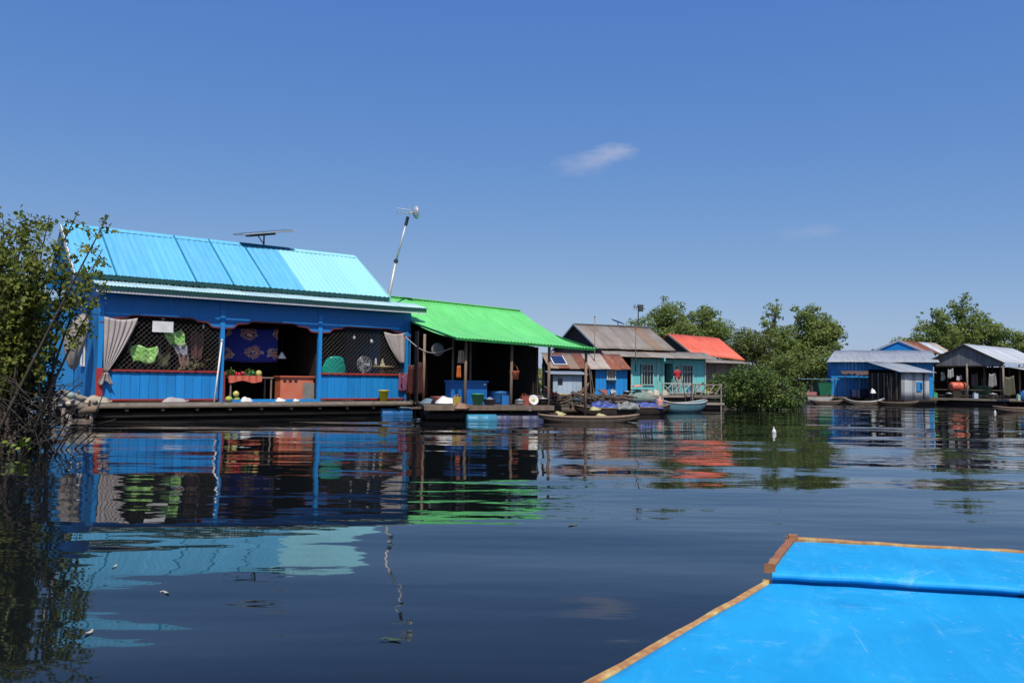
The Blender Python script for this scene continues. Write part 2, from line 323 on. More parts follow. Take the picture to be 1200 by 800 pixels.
def quads_object(name, v, m, parent):
    n = len(v) // 4; me = bpy.data.meshes.new(name); me.vertices.add(n * 4); me.vertices.foreach_set('co', v.astype(np.float32).ravel())
    me.loops.add(n * 4); me.loops.foreach_set('vertex_index', np.arange(n * 4, dtype=np.int32)); me.polygons.add(n); me.polygons.foreach_set('loop_start', np.arange(0, n * 4, 4, dtype=np.int32))
    me.update(calc_edges=True); me.validate(); me.materials.append(m); o = bpy.data.objects.new(name, me); COL.objects.link(o); o.parent = parent; return o
def clump_leaves(clumps, dens, rg):
    cs, ow = [], []
    for c, r in clumps:
        k = max(12, int(1.5 * dens * r * r)); d = rg.normal(0, 1, (k, 3)); d /= np.linalg.norm(d, axis=1)[:, None]
        rad = r * rg.uniform(.25, 1, k) ** .55; p = d * rad[:, None] * np.array([1, 1, .72]) ; cs.append(p + np.array(c)); ow.append(d * 1.1)
    return np.vstack(cs), np.vstack(ow)
def tree(name, label, Y, lobes, leaf, dens, m, seed, group, base_px=None, clump=.74, nclump=40, trunk_r=.16, cat='tree'):
    """lobes: (px,py,rx,ry) ellipses of the crown at distance Y; clumps fill each ellipsoid unevenly"""
    rg = np.random.default_rng(seed); r_ = random.Random(seed); sc = Y / FPX
    bx = base_px if base_px is not None else sum(q[0] for q in lobes) / len(lobes)
    base = atx(bx, Y, 0); t = thing(name, label, cat, base, 0, group); clumps = []; limbs = MB()
    top = max((at(q[0], q[1], Y).z for q in lobes)); mid = Vector((0, 0, top * .35))
    limbs.tube([(0, 0, -.6), (.1, .05, top * .15), mid], [trunk_r, trunk_r * .8, trunk_r * .6], 7)
    for (px, py, rx, ry) in lobes:
        c = at(px, py, Y) - base; RX, RZ = rx * sc, ry * sc; k = max(5, int(nclump * (rx * ry) / 900.0))
        limbs.tube([mid, (mid + c) / 2 + Vector((r_.uniform(-.3, .3), r_.uniform(-.3, .3), .2)), c + Vector((0, 0, RZ * .5))], [trunk_r * .55, trunk_r * .35, .02], 5)
        for i in range(k + k // 2):
            d = Vector((r_.gauss(0, 1), r_.gauss(0, 1), r_.gauss(0, 1))).normalized() * (r_.uniform(.15, 1) ** .5 if i < k else r_.uniform(.95, 1.28))
            p = c + Vector((d.x * RX * .88, d.y * min(RX, RZ * 1.6) * .9, d.z * RZ * .86)); rr = clump * r_.uniform(.55, 1.25) * min(1.5, max(.5, RX / 1.6)) * (1 if i < k else .42)
            if p.z < .1: p.z = .1 + r_.uniform(0, .3)
            clumps.append((p, rr))
            if i % 3 == 0: limbs.tube([c.lerp(mid, .35), (c + p) / 2 + Vector((0, 0, -.1)), p], [.05, .03, .012], 4, False)
    limbs.build('trunk', bark, t, True)
    cs, ow = clump_leaves(clumps, dens, rg)
    keep = cs[:, 2] > .02; cs, ow = cs[keep], ow[keep]
    quads_object('crown', leaf_mesh(cs, ow, leaf, leaf * .55, seed), m, t); return t

FT = 'trees behind the floating houses'
tree('leafy_tree', 'tall green tree behind the grey zinc roof, left of the orange roof', 74, [(777, 370, 24, 20), (765, 396, 30, 22), (800, 390, 26, 20), (752, 398, 14, 20)], .26, 105, leaf_far, 11, FT, 775)
tree('leafy_tree', 'rounded green tree rising straight above the orange roof', 76, [(826, 373, 18, 20), (834, 396, 26, 22), (810, 382, 14, 18)], .26, 105, leaf_far, 12, FT, 826)
tree('leafy_tree', 'slim tree whose narrow crown stands apart left of the broad one', 70, [(908, 366, 13, 15), (902, 384, 15, 16), (915, 402, 24, 20), (925, 412, 22, 20)], .24, 110, leaf_far, 13, FT, 910)
tree('leafy_tree', 'broad tallest tree in the middle of the far green clump', 71, [(946, 370, 19, 17), (955, 394, 29, 22), (934, 400, 22, 22), (972, 404, 18, 18), (930, 420, 26, 18)], .26, 110, leaf_far, 14, FT, 950)
tree('leafy_tree', 'pale green low tree at the right end of the far green clump', 66, [(962, 428, 28, 22), (980, 414, 12, 16), (940, 440, 22, 18), (918, 432, 22, 20)], .23, 105, leaf_far, 15, FT, 958)
tree('leafy_shrub', 'brownish green shrub behind the dark waterside bush', 69, [(880, 406, 30, 18), (862, 420, 24, 18), (905, 424, 30, 22), (925, 440, 22, 18)], .22, 100, leaf_dark, 16, 'shrubs behind the waterside bush', 885, cat='shrub')
tree('leafy_shrub', 'low shrub just right of the orange roof', 71, [(848, 412, 18, 16), (858, 432, 20, 16), (838, 436, 18, 14)], .22, 100, leaf_dark, 17, 'shrubs behind the waterside bush', 850, cat='shrub')
tree('leafy_tree', 'feathery tree with the highest top at the far right', 80, [(1128, 362, 16, 20), (1133, 388, 26, 22), (1118, 402, 26, 20)], .27, 105, leaf_far, 18, FT, 1128)
tree('leafy_tree', 'tree left of the highest one behind the rusty roof', 78, [(1094, 376, 18, 18), (1086, 398, 24, 20), (1068, 404, 18, 14), (1106, 396, 18, 20)], .27, 105, leaf_far, 19, FT, 1090)
tree('leafy_tree', 'lower tree right of the highest one above the bright zinc roof', 79, [(1160, 388, 18, 16), (1172, 402, 22, 16), (1150, 404, 20, 16)], .27, 105, leaf_far, 20, FT, 1162)
tree('leafy_tree', 'low tree cut off by the right edge of the picture', 79, [(1197, 396, 14, 12), (1215, 404, 26, 18)], .27, 105, leaf_far, 21, FT, 1205)
tree('leafy_shrub', 'small shrub top showing between the blue house and its gable', 76, [(1028, 415, 10, 10), (1020, 428, 16, 12)], .22, 100, leaf_dark, 22, 'shrubs behind the waterside bush', 1024, cat='shrub')
tree('waterside_bush', 'dense dark green bush growing out of the open water', 42, [(882, 446, 42, 20), (856, 456, 32, 20), (918, 458, 32, 18), (842, 454, 20, 20), (930, 466, 22, 12), (897, 464, 44, 14), (872, 440, 26, 14), (865, 473, 36, 8), (915, 474, 34, 7), (890, 477, 54, 5)], .15, 210, leaf_mid, 23, None, 885, clump=.40, nclump=46, trunk_r=.07, cat='bush')
def far_wood():
    rg = np.random.default_rng(5); n = 26000; x = rg.uniform(-150, 170, n); y = rg.uniform(108, 125, n); hh = 2.6 + .8 * np.sin(x * .21) + .6 * np.sin(x * .63 + 1)
    z = rg.uniform(0, 1, n) * hh; c = np.stack([x, y, z], 1); o = quads_object('distant_wood', leaf_mesh(c, np.tile([0, -.6, .5], (n, 1)), .8, .6, 6), leaf_dark, None)
    o['kind'] = 'stuff'; o['label'] = 'low flooded wood along the far shore'; o['category'] = 'wood'
far_wood()

# near mangrove at the left edge of the picture
def near_bush():
    Y0 = 13.8; base = atx(18, Y0, 0); t = thing('mangrove_bush', 'large near bush with yellowish leaves at the left edge', 'bush', base)
    r_ = random.Random(3); rg = np.random.default_rng(3); stems = MB(); twigs = MB(); cs, ow = [], []
    tips = [(4, 258), (30, 264), (58, 252), (92, 247), (127, 252), (120, 292), (108, 312), (126, 328), (100, 346), (66, 330), (40, 300), (15, 322), (80, 352), (30, 410), (2, 380),
            (12, 440), (-45, 280), (-70, 350), (-30, 310), (-60, 420), (0, 290), (22, 350), (36, 368), (6, 405), (75, 300), (70, 280), (38, 330), (-20, 260), (-10, 440), (40, 280), (85, 330), (20, 380), (48, 345), (30, 335)]
    for px, py in tips:
        tip = at(px, py, Y0 + r_.uniform(-.9, .9)) - base
        st = Vector((r_.uniform(-.7, .4), r_.uniform(-.5, .5), -.25)); m1 = st.lerp(tip, .45) + Vector((r_.uniform(-.25, .25) - .1, r_.uniform(-.2, .2), .35))
        pts = [(st * (1 - s) ** 2 + m1 * 2 * s * (1 - s) + tip * s * s) for s in [i / 7 for i in range(8)]]
        stems.tube(pts, [.030 * (1 - i / 8.2) + .004 for i in range(8)], 5)
        for k in range((58 if py < 400 else 30) if px < 45 else 12):
            s = r_.uniform(.42, 1.0) if px < 50 else r_.uniform(.62, 1.02); j = min(6, int(s * 7)); p = pts[j].lerp(pts[j + 1], s * 7 - j)
            d = Vector((r_.gauss(0, 1), r_.gauss(0, 1), r_.gauss(.25, .8))).normalized(); ln = r_.uniform(.18, .46); q = p + d * ln; q.z -= .04
            if k % 2 == 0: twigs.tube([p, p.lerp(q, .5) + Vector((0, 0, .03)), q], [.007, .005, .003], 3, False)
            nl = r_.randint(9, 17)
            for i in range(nl):
                u = r_.uniform(.15, 1.05); cs.append(tuple(p.lerp(q, u) + Vector((r_.gauss(0, .045), r_.gauss(0, .045), r_.gauss(0, .045))))); ow.append((d.x * .4, d.y * .4 - .1, .3))
    stems.build('stem', bark, t, True)['kind'] = 'stuff'; twigs.build('twig', twig_m, t)['kind'] = 'stuff'
    cs, ow = np.array(cs), np.array(ow); keep = cs[:, 2] > rg.uniform(.7, 1.5, len(cs))
    quads_object('leaf_mass', leaf_mesh(cs[keep], ow[keep], .095, .055, 9, .3), leaf_near, t)['kind'] = 'stuff'
    # tangle of prop roots and dead brush standing in the water
    rt = MB()
    for i in range(190):
        a = Vector((r_.uniform(-2.2, .5), r_.uniform(-.7, .9), -.15)); b = a + Vector((r_.gauss(.05, .55), r_.gauss(0, .4), r_.uniform(.2, 1.35))); c = a.lerp(b, .5) + Vector((r_.gauss(0, .14), r_.gauss(0, .14), r_.uniform(.05, .3)))
        rt.tube([a, c, b, b + Vector((r_.gauss(0, .2), r_.gauss(0, .2), r_.gauss(0, .15)))], [.013, .011, .008, .004], 4)
    for i in range(150):
        a = Vector((r_.uniform(-1.8, .35), r_.uniform(-.7, .4), r_.uniform(.1, 1.4))); b = a + Vector((r_.uniform(.1, .9), r_.gauss(0, .3), r_.gauss(-.05, .35)))
        rt.tube([a, a.lerp(b, .5) + Vector((0, 0, .08)), b], [.009, .007, .003], 3)
    o = rt.build('root_tangle', twig_m, t); o['kind'] = 'stuff'
    # shaded old leaves low in the tangle
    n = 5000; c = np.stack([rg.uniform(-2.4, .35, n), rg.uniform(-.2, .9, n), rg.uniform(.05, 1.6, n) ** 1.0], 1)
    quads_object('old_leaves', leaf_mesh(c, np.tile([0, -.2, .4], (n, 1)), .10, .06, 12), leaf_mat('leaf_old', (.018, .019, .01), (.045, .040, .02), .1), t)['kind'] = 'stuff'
near_bush()
def sprig(px, py, label, n=26, h=.28):
    b = onz(px, py, 0); t = thing('water_plant', label, 'plant', b); r_ = random.Random(n); st = MB(); cs = []
    for i in range(5):
        q = Vector((r_.gauss(0, .1), r_.gauss(0, .08), h * r_.uniform(.6, 1))); st.tube([(0, 0, -.1), q * .5, q], [.006, .005, .003], 4)
        cs += [tuple(q * r_.uniform(.5, 1.1) + Vector((r_.gauss(0, .05), r_.gauss(0, .05), r_.gauss(0, .03)))) for k in range(n // 5)]
    st.build('stem', twig_m, t); quads_object('leaves', leaf_mesh(np.array(cs), np.tile([0, -.3, .8], (len(cs), 1)), .10, .05, 4), leaf_mat('leaf_fresh', (.09, .16, .02), (.22, .30, .04)), t)['kind'] = 'stuff'
sprig(22, 533, 'bright green sprig at the waterline under the near bush')

# ================================================================== HOUSE 1 : blue shop with the light blue roof
T1 = R(37); F1 = Frame(-13.2, 24.6, T1)
h1 = thing('floating_house', 'large blue floating house with light blue metal roof and open shop front', 'house', F1.o, T1, 'floating houses')
EZ, RZ_, LN = 4.40, 6.32, 10.65
cuts = [0, 1.14, 2.35, 3.55, 4.77, 6.03, 7.3, 8.42, 9.54, 10.65]
roof(h1, (0, 0, EZ), (LN, 0, EZ), (LN, 3.0, RZ_), (0, 3.0, RZ_), 9, [roof_blue] * 6 + [roof_pale] * 3, pitch=.2, amp=.014, cuts=[c / LN for c in cuts], trap=True, lap=0)
roof(h1, (LN, 6.0, EZ), (0, 6.0, EZ), (0, 3.0, RZ_), (LN, 3.0, RZ_), 9, [roof_blue], pitch=.2, amp=.022, trap=True, lap=0)
for c in (1.14, 3.55, 4.77, 6.03):
    MB().beam((c, -.01, EZ + .016), (c, 2.98, RZ_ + .016), .055, .03).build('seam_strip', seam_blue, h1)
rc = MB(); rc.prism([(0, 2.8, RZ_ - .10), (0, 3.0, RZ_ + .035), (0, 3.2, RZ_ - .10), (0, 3.0, RZ_ + .01)], (5.9, 0, 0)); rc.build('ridge_cap', roof_blue, h1)
rc = MB(); rc.prism([(5.92, 2.85, RZ_ - .06), (5.92, 3.0, RZ_ + .05), (5.92, 3.15, RZ_ - .06), (5.92, 3.0, RZ_ + .01)], (1.95, 0, 0)); rc.build('ridge_cap', seam_blue, h1)
rc = MB(); rc.prism([(7.9, 2.8, RZ_ - .10), (7.9, 3.0, RZ_ + .035), (7.9, 3.2, RZ_ - .10), (7.9, 3.0, RZ_ + .01)], (LN - 7.9, 0, 0)); rc.build('ridge_cap', roof_pale, h1)
def wavy_strip(parent, x0, x1, y, z0, z1, m, pitch=.2, amp=.03, name='eave_trim'):
    k = round((x1 - x0) / pitch); nu = k * 4
    b = MB(); b.grid(lambda u, v: (x0 + (x1 - x0) * u, y - .012 * v, (z0 + amp * math.cos(2 * math.pi * u * k)) * (1 - v) + (z1 + amp * .7 * math.cos(2 * math.pi * u * k)) * v), nu, 1)
    return b.build(name, m, parent, solid=.012)
wavy_strip(h1, 0, LN, -.02, EZ - .15, EZ + .0, roof_edge)
for s in (0, LN):
    MB().beam((s + (-.03 if s == 0 else .03), -.06, EZ - .10), (s + (-.03 if s == 0 else .03), 3.0, RZ_ - .09), .035, .17).build('rake_board', white_paint if s == 0 else roof_pale, h1)
# skirt roof over the shop front
SK0, SK1, SKZ0, SKZ1 = .42, 11.72, 3.98, 4.24
roof(h1, (SK0, -.98, SKZ0), (SK1, -.98, SKZ0), (SK1, .12, SKZ1), (SK0, .12, SKZ1), 10, [skirt_pale], pitch=.1, amp=.014, name='skirt_sheet')
wavy_strip(h1, SK0, SK1, -.99, SKZ0 - .13, SKZ0 + .005, roof_edge, pitch=.1, amp=.014)
MB().box(((SK0 + SK1) / 2, -.955, SKZ0 - .165), (SK1 - SK0, .03, .075)).build('fascia_board', white_paint, h1)
MB().box(((SK0 + SK1) / 2, -.46, SKZ0 - .06), (SK1 - SK0 - .2, .9, .02)).build('soffit', blue_deep, h1)
# platform
FL = .50; X0, X1, YF = .64, 11.30, -.5
MB().box((5.9, 2.6, FL - .06), (11.5, 7.4, .12)).build('deck', wood_old, h1)
MB().box((5.9, -1.14, FL - .05), (11.7, .07, .09)).build('edge_board', wood_grey, h1)
MB().tube([(0, -1.2, FL - .13), (11.7, -1.2, FL - .14)], .035, 8).build('edge_pipe', wood_old, h1, True)
for i in range(12):
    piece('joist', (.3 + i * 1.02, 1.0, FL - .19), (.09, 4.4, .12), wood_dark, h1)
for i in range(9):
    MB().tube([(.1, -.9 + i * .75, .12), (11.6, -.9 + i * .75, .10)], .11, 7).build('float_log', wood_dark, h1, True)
# left side wall: boards, corner post, windows
def gz(y): return EZ - .14 + (RZ_ - EZ - .04) * (1 - abs(y - 3.0) / 3.0)
wins = [(1.45, 1.95, 1.62, 2.62), (3.2, 3.7, 1.62, 2.62)]
plank_wall(h1, 'side_board', blue_side, YF, 6.0, FL, 4, X0 - .03, .26, 'y', holes=wins, topz=lambda y: min(gz(max(y, .02)), gz(max(y, .02))) if y > .0 else 4.1)
plank_wall(h1, 'side_board', blue_side, YF, .25, FL, 3.9, X1 + .03, .25, 'y')
plank_wall(h1, 'side_board', blue_side, .3, 5.9, FL, 4, 10.5, .28, 'y', topz=lambda y: gz(y) - .12)
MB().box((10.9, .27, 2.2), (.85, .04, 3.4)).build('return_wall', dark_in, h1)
def window(parent, a0, a1, z0, z1, f, axis, frame_m, bars=2, out=-1, pane_m=None):
    b = MB(); wd = .06
    def bx(c, s):
        b.box((c[0], f + out * .03, c[1]) if axis == 'x' else (f + out * .03, c[0], c[1]), (s[0], .05, s[1]) if axis == 'x' else (.05, s[0], s[1]))
    ca, cz = (a0 + a1) / 2, (z0 + z1) / 2
    bx((ca, z1), (a1 - a0 + .12, wd)); bx((ca, z0), (a1 - a0 + .12, wd)); bx((a0, cz), (wd, z1 - z0 - wd)); bx((a1, cz), (wd, z1 - z0 - wd))
    o = b.build('window', frame_m, parent)
    pn = MB(); pn.box((ca, f + .02 * -out, cz) if axis == 'x' else (f + .02 * -out, ca, cz), (a1 - a0, .01, z1 - z0) if axis == 'x' else (.01, a1 - a0, z1 - z0)); pn.build('pane', pane_m or window_dark, o)
    for i in range(bars):
        a = a0 + (a1 - a0) * (i + 1) / (bars + 1); bb = MB(); bb.box((a, f, cz) if axis == 'x' else (f, a, cz), (.03, .025, z1 - z0) if axis == 'x' else (.025, .03, z1 - z0)); bb.build('bar', frame_m, o)
    return o
for q in wins: window(h1, *q, X0 - .05, 'y', white_paint, 1)
# rear lean-to wing on the left
MB().prism([(-1.6, 3.4, FL), (-1.6, 3.4, 3.3), (X0 - .06, 3.4, 3.9), (X0 - .06, 3.4, FL)], (0, 2.6, 0)).build('side_wing', blue_side, h1)
sheet(h1, 'wing_sheet', roof_blue, (-1.8, 3.2, 3.3), (-1.8, 6.2, 3.3), (X0 - .07, 6.2, 4.0), (X0 - .07, 3.2, 4.0), .2, .02)
# shop interior shell
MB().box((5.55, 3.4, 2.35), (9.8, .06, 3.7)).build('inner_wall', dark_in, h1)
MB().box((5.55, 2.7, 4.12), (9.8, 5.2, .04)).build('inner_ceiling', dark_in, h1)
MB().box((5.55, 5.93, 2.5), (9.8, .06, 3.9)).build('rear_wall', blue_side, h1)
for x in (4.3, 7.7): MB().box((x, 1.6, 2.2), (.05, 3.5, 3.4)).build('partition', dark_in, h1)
# posts, valance, rails
PX = [X0, 4.25, 7.65, 11.12]
for i, x in enumerate(PX):
    MB().box((x + .02, YF, 2.0), (.13, .13, 3.0)).build('post', blue_paint, h1)
    if i in (0,): MB().box((x + .02, YF - .075, 1.02), (.19, .03, 1.02)).build('red_post_board', red_paint, h1)
    if i in (1, 3): MB().box((x + .10, YF - .072, 1.0), (.06, .03, .98)).build('red_post_board', red_paint, h1)
VB, VT = 3.16, 3.86
for i in range(3):
    a, b = PX[i] + .09, PX[i + 1] - .05
    if i == 2: b = 11.32
    if i == 0: a = X0 - .02
    drop, cw = .26, .55
    prof = [(a, VB - drop), (a + .28, VB - drop + .02), (a + .42, VB - .10), (a + .75, VB - .07), (a + .9, VB), (b - .9, VB), (b - .75, VB - .07), (b - .42, VB - .10), (b - .28, VB - drop + .02), (b, VB - drop)]
    o = MB().prism([(x, YF - .03, z) for x, z in prof] + [(b, YF - .03, VT), (a, YF - .03, VT)], (0, .05, 0)).build('valance', blue_deep, h1)
    tr = MB()
    for j in range(len(prof) - 1): tr.beam((prof[j][0], YF - .05, prof[j][1]), (prof[j + 1][0], YF - .05, prof[j + 1][1]), .035, .045)
    tr.build('valance_edge', mat('maroon_trim', (.17, .025, .028), (.12, .02, .025), rough=.6, scale=5), o)
for x in PX[1:3]: MB().box((x + .02, YF - .02, 3.4), (.17, .07, .9)).build('post_cap', blue_deep, h1)
for i in (0, 2):
    a, b = PX[i] + .10, PX[i + 1] - .06
    plank_wall(h1, 'rail_board', blue_paint, a, b, FL + .10, 1.44, YF, .262, 'x', thick=.03, gap=.010)
    MB().box(((a + b) / 2, YF - .03, 1.47), (b - a + .1, .10, .06)).build('top_rail', red_paint, h1)
    MB().box(((a + b) / 2, YF - .03, FL + .075), (b - a + .1, .07, .055)).build('bottom_rail', red_paint, h1)
    for z in (1.36,):
        for k in range(12): piece('rail_shade_block', (a + (k + .5) * (b - a) / 12, YF - .03, 1.425), (.12, .05, .03), wood_dark, h1)  # dark blocks stand in for the scalloped shadow under the top rail
    nb = MB(); z0, z1 = 1.5, VB; Wd, H = b - a, z1 - z0; st = .155
    for sgn in (1, -1):
        k = -int(H / st) - 1
        while k * st < Wd + H:
            p = k * st; u0, u1 = max(0, p), min(Wd, p + H)
            if u1 - u0 > .03:
                za, zb = u0 - p, u1 - p
                if sgn < 0: za, zb = H - za, H - zb
                nb.tube([(a + u0, YF + .01 * sgn, z0 + za), (a + u1, YF + .01 * sgn, z0 + zb)], .0052, 3, False)
            k += 1
    nb.build('wire_net', net_m, h1)
MB().box(((PX[1] + PX[2]) / 2, YF - .2, FL + .03), (3.1, .5, .10)).build('door_step', blue_paint, h1)

# ---- things in and around the blue shop
def curtain(name, label, F, xt0, xt1, xb0, xb1, y, zt, zb, m, folds=7, depth=.04, belly=0, tail=True, side=False):
    b = MB()
    def fn(u, v):
        e = v ** 1.35; x0 = xt0 * (1 - e) + xb0 * e; x1 = xt1 * (1 - e) + xb1 * e
        ww = (xt1 - xt0) * (1 - e) + (xb1 - xb0) * e
        x = x0 + (x1 - x0) * u + belly * math.sin(math.pi * v) * (.5 - u)
        f = depth * (math.sin(u * folds * 2 * math.pi + 1.3 * v + 2.2 * noise.noise(Vector((u * 3, v * 1.5, 5)))) * (.35 + .9 * abs(noise.noise(Vector((u * 4, v, 9))))) )
        z = zt + (zb - zt) * v - .07 * math.sin(math.pi * u) * (1 - v)
        return (y + f - .50 * math.sin(math.pi * min(1, v * 1.05)) ** .8 * math.sin(math.pi * (.25 + .75 * u)) - .12, x, z) if side else (x, y + f, z)
    b.grid(lambda u, v: fn(min(1, max(0, u + .03 * noise.noise(Vector((u * 6, v * 3, 2))) * (1 if 0 < u < 1 else 0))), v), 60, 18); t = thing(name, label, 'curtain', F.p(0, 0, 0), F.t, 'curtains tied to the posts of the blue shop'); b.build('drape', m, t, True, solid=.008)
    if tail:
        q = MB(); w_ = abs(xb1 - xb0)
        def f2(u, v):
            x = (xb0 + xb1) / 2 + (u - .5) * (w_ + (.42 - w_) * v); yy = y - .04 + .04 * math.sin(u * 17); z = zb - .02 - .33 * v - .06 * math.sin(u * 9) * v
            return (yy, x, z) if side else (x, yy, z)
        q.grid(f2, 20, 6); q.build('tail', m, t, True, solid=.008)
    return t
curtain('curtain', 'greyish curtain gathered to a point beside the lime green goods', F1, .72, 1.66, .76, .86, YF - .13, 3.08, 1.42, curtain_p, folds=6)
t = thing('curtain', 'brown grey curtain bulging round the outer corner of the blue shop', 'curtain', F1.p(0, 0, 0), T1, 'curtains tied to the posts of the blue shop')
prof_ = [(3.16, .05, .02), (3.08, .20, .0), (2.95, .34, -.03), (2.7, .42, -.12), (2.4, .42, -.22), (2.1, .37, -.28), (1.8, .28, -.30), (1.6, .2, -.28), (1.48, .10, -.26)]
b = MB(); na = 28
def bundle(u, v):
    k = v * (len(prof_) - 1); i_ = min(len(prof_) - 2, int(k)); f = k - i_; z, r, dx = [prof_[i_][q] * (1 - f) + prof_[i_ + 1][q] * f for q in range(3)]
    a = 2 * math.pi * u; rr = r * (1 + .13 * math.sin(5 * a + 2.2 * z) + .06 * math.sin(11 * a - 3 * z))
    return (X0 - .42 + dx * .8 + rr * .62 * math.cos(a), -.12 + dx * .3 + rr * 1.0 * math.sin(a), z)
b.grid(bundle, na, 26); b.build('drape', curtain_m, t, True)
MB().tube([(X0 - .05, -.45, 3.14), (X0 - .6, .2, 3.16)], .015, 5).build('cord', black, t)
curtain('curtain', 'short pale curtain at the end post next to the green roof', F1, 10.15, 11.05, 10.85, 11.03, YF - .10, 3.05, 1.9, curtain_p, folds=3, depth=.03, tail=False)

def cloth_pattern():
    m = bpy.data.materials.new('navy_print_cloth'); m.use_nodes = True; t = m.node_tree; b = t.nodes['Principled BSDF']; n = t.nodes.new; l = t.links.new
    co = n('ShaderNodeTexCoord'); mp = n('ShaderNodeMapping'); mp.inputs['Scale'].default_value = (1.0, 0, 1.7); mp.inputs['Location'].default_value = (.35, 0, .15); l(co.outputs['Object'], mp.inputs[0])
    nz = n('ShaderNodeTexNoise'); nz.inputs['Scale'].default_value = 5; l(co.outputs['Object'], nz.inputs['Vector'])
    ad = n('ShaderNodeVectorMath'); ad.operation = 'MULTIPLY_ADD'; l(nz.outputs['Color'], ad.inputs[0]); ad.inputs[1].default_value = (.55, 0, .55); l(mp.outputs[0], ad.inputs[2])
    v = n('ShaderNodeTexVoronoi'); v.inputs['Scale'].default_value = 1.0; v.inputs['Randomness'].default_value = .25; l(ad.outputs[0], v.inputs['Vector'])
    rp = n('ShaderNodeValToRGB'); rp.color_ramp.interpolation = 'CONSTANT'; els = rp.color_ramp.elements
    els[0].position = 0; els[0].color = (.03, .03, .20, 1); els[1].position = .07; els[1].color = (.60, .42, .34, 1)
    for p, c in ((.13, (.04, .03, .12, 1)), (.18, (.48, .20, .13, 1)), (.26, (.07, .03, .08, 1)), (.30, (.42, .30, .26, 1)), (.34, (.014, .022, .20, 1))):
        e = els.new(p); e.color = c
    l(v.outputs['Distance'], rp.inputs[0]); l(rp.outputs[0], b.inputs['Base Color']); b.inputs['Roughness'].default_value = .85; return m
cl = MB(); cl.grid(lambda u, v: (4.45 + 2.0 * u, .25 + .03 * math.sin(u * 14) * v, 3.02 - 1.16 * v - .05 * math.sin(math.pi * u)), 36, 10)
t = thing('printed_cloth', 'navy cloth with brown swirling motifs hung in the shop entrance', 'cloth', F1.o, T1); cl.build('cloth', cloth_pattern(), t, True, solid=.006)
MB().tube([(4.3, .25, 3.03), (6.6, .25, 3.05)], .012, 6).build('line', black, t)

def table(F, x, y, z):
    t = thing('display_table', 'small wooden table with red cover heaped with produce', 'table', F.p(x, y, z), F.t)
    MB().box((0, 0, .80), (1.5, .7, .05)).build('table_top', wood_post, t)
    for sx in (-1, 1):
        for sy in (-1, 1): MB().tube([(sx * .68, sy * .3, 0), (sx * .68, sy * .3, .78)], .03, 6).build('leg', wood_post, t)
    b = MB(); b.grid(lambda u, v: (-.78 + 1.1 * u, -.39 + .02 * math.sin(u * 30), .86 - .24 * v * (.85 + .15 * math.sin(u * 9 + 1)) ), 40, 4); b.build('red_cover', mat('red_cover', (.60, .09, .05), (.7, .2, .12), scale=20, rough=.8), t, solid=.006)
table(F1, 5.25, -.28, FL)
r_ = random.Random(21)
def ball(name, label, cat, loc, r, m, sq=(1, 1, 1), group=None, stem=False):
    t = thing(name, label, cat, loc, r_.uniform(0, 6), group); prof = [(max(.002, r * math.sin(math.pi * i / 8)) * (1 + .03 * math.sin(3 * i)), (r - r * math.cos(math.pi * i / 8)) * sq[2]) for i in range(9)]
    MB().lathe(prof, 12).build('body', m, t, True)
    if stem: MB().tube([(0, 0, 2 * r * sq[2] - .01), (.01, 0, 2 * r * sq[2] + .03)], .008, 5).build('stem', wood_post, t)
    return t
pg = 'produce heaped on the display table'
prods = [('green_bunch', 'leafy greens at the left end of the heaped table', 'vegetable', -.62, leaf_mid), ('tomato_pile', 'red fruit pile on the red table cover', 'fruit', -.3, red_cloth), ('green_bunch', 'dark green vegetables in the middle of the heaped table', 'vegetable', .0, green_pl), ('melon', 'pale round melon at the right of the table', 'fruit', .34, fruit_y)]
for nm, lb, ct, dx, m_ in prods:
    t = thing(nm, lb, ct, F1.p(5.25 + dx, -.32, FL + .83), T1, pg); b = MB()
    for k in range(1 if nm == 'melon' else 7):
        rr = .11 if nm == 'melon' else r_.uniform(.05, .09); c = (0, 0, rr) if nm == 'melon' else (r_.uniform(-.13, .13), r_.uniform(-.1, .1), rr * .9 + (.06 if k > 4 else 0))
        b.lathe([(max(.002, rr * math.sin(math.pi * i / 6)), -rr * math.cos(math.pi * i / 6)) for i in range(7)], 9, c)
    b.build('body', m_, t, True)
    if nm == 'green_bunch': quads_object('leaves', leaf_mesh(np.random.default_rng(int(dx * 10) + 40).normal(0, .1, (60, 3)) * np.array([1.2, .8, .6]) + np.array([0, 0, .12]), np.tile([0, -.3, .6], (60, 1)), .12, .06, 8), leaf_mid, t)['kind'] = 'stuff'
ball('melon', 'pale yellow melon on top of the gourds by the shop step', 'fruit', F1.p(4.66, -.86, FL + .16), .10, fruit_y, group='fruit by the shop step', stem=True)
ball('gourd', 'green gourd lying on the deck left of the step', 'fruit', F1.p(4.42, -.9, FL), .12, fruit_g, (1, 1, .8), 'fruit by the shop step', True)
ball('gourd', 'greenish yellow gourd beneath the pale melon', 'fruit', F1.p(4.70, -.82, FL), .10, fruit_g, (1, 1, .9), 'fruit by the shop step', True)
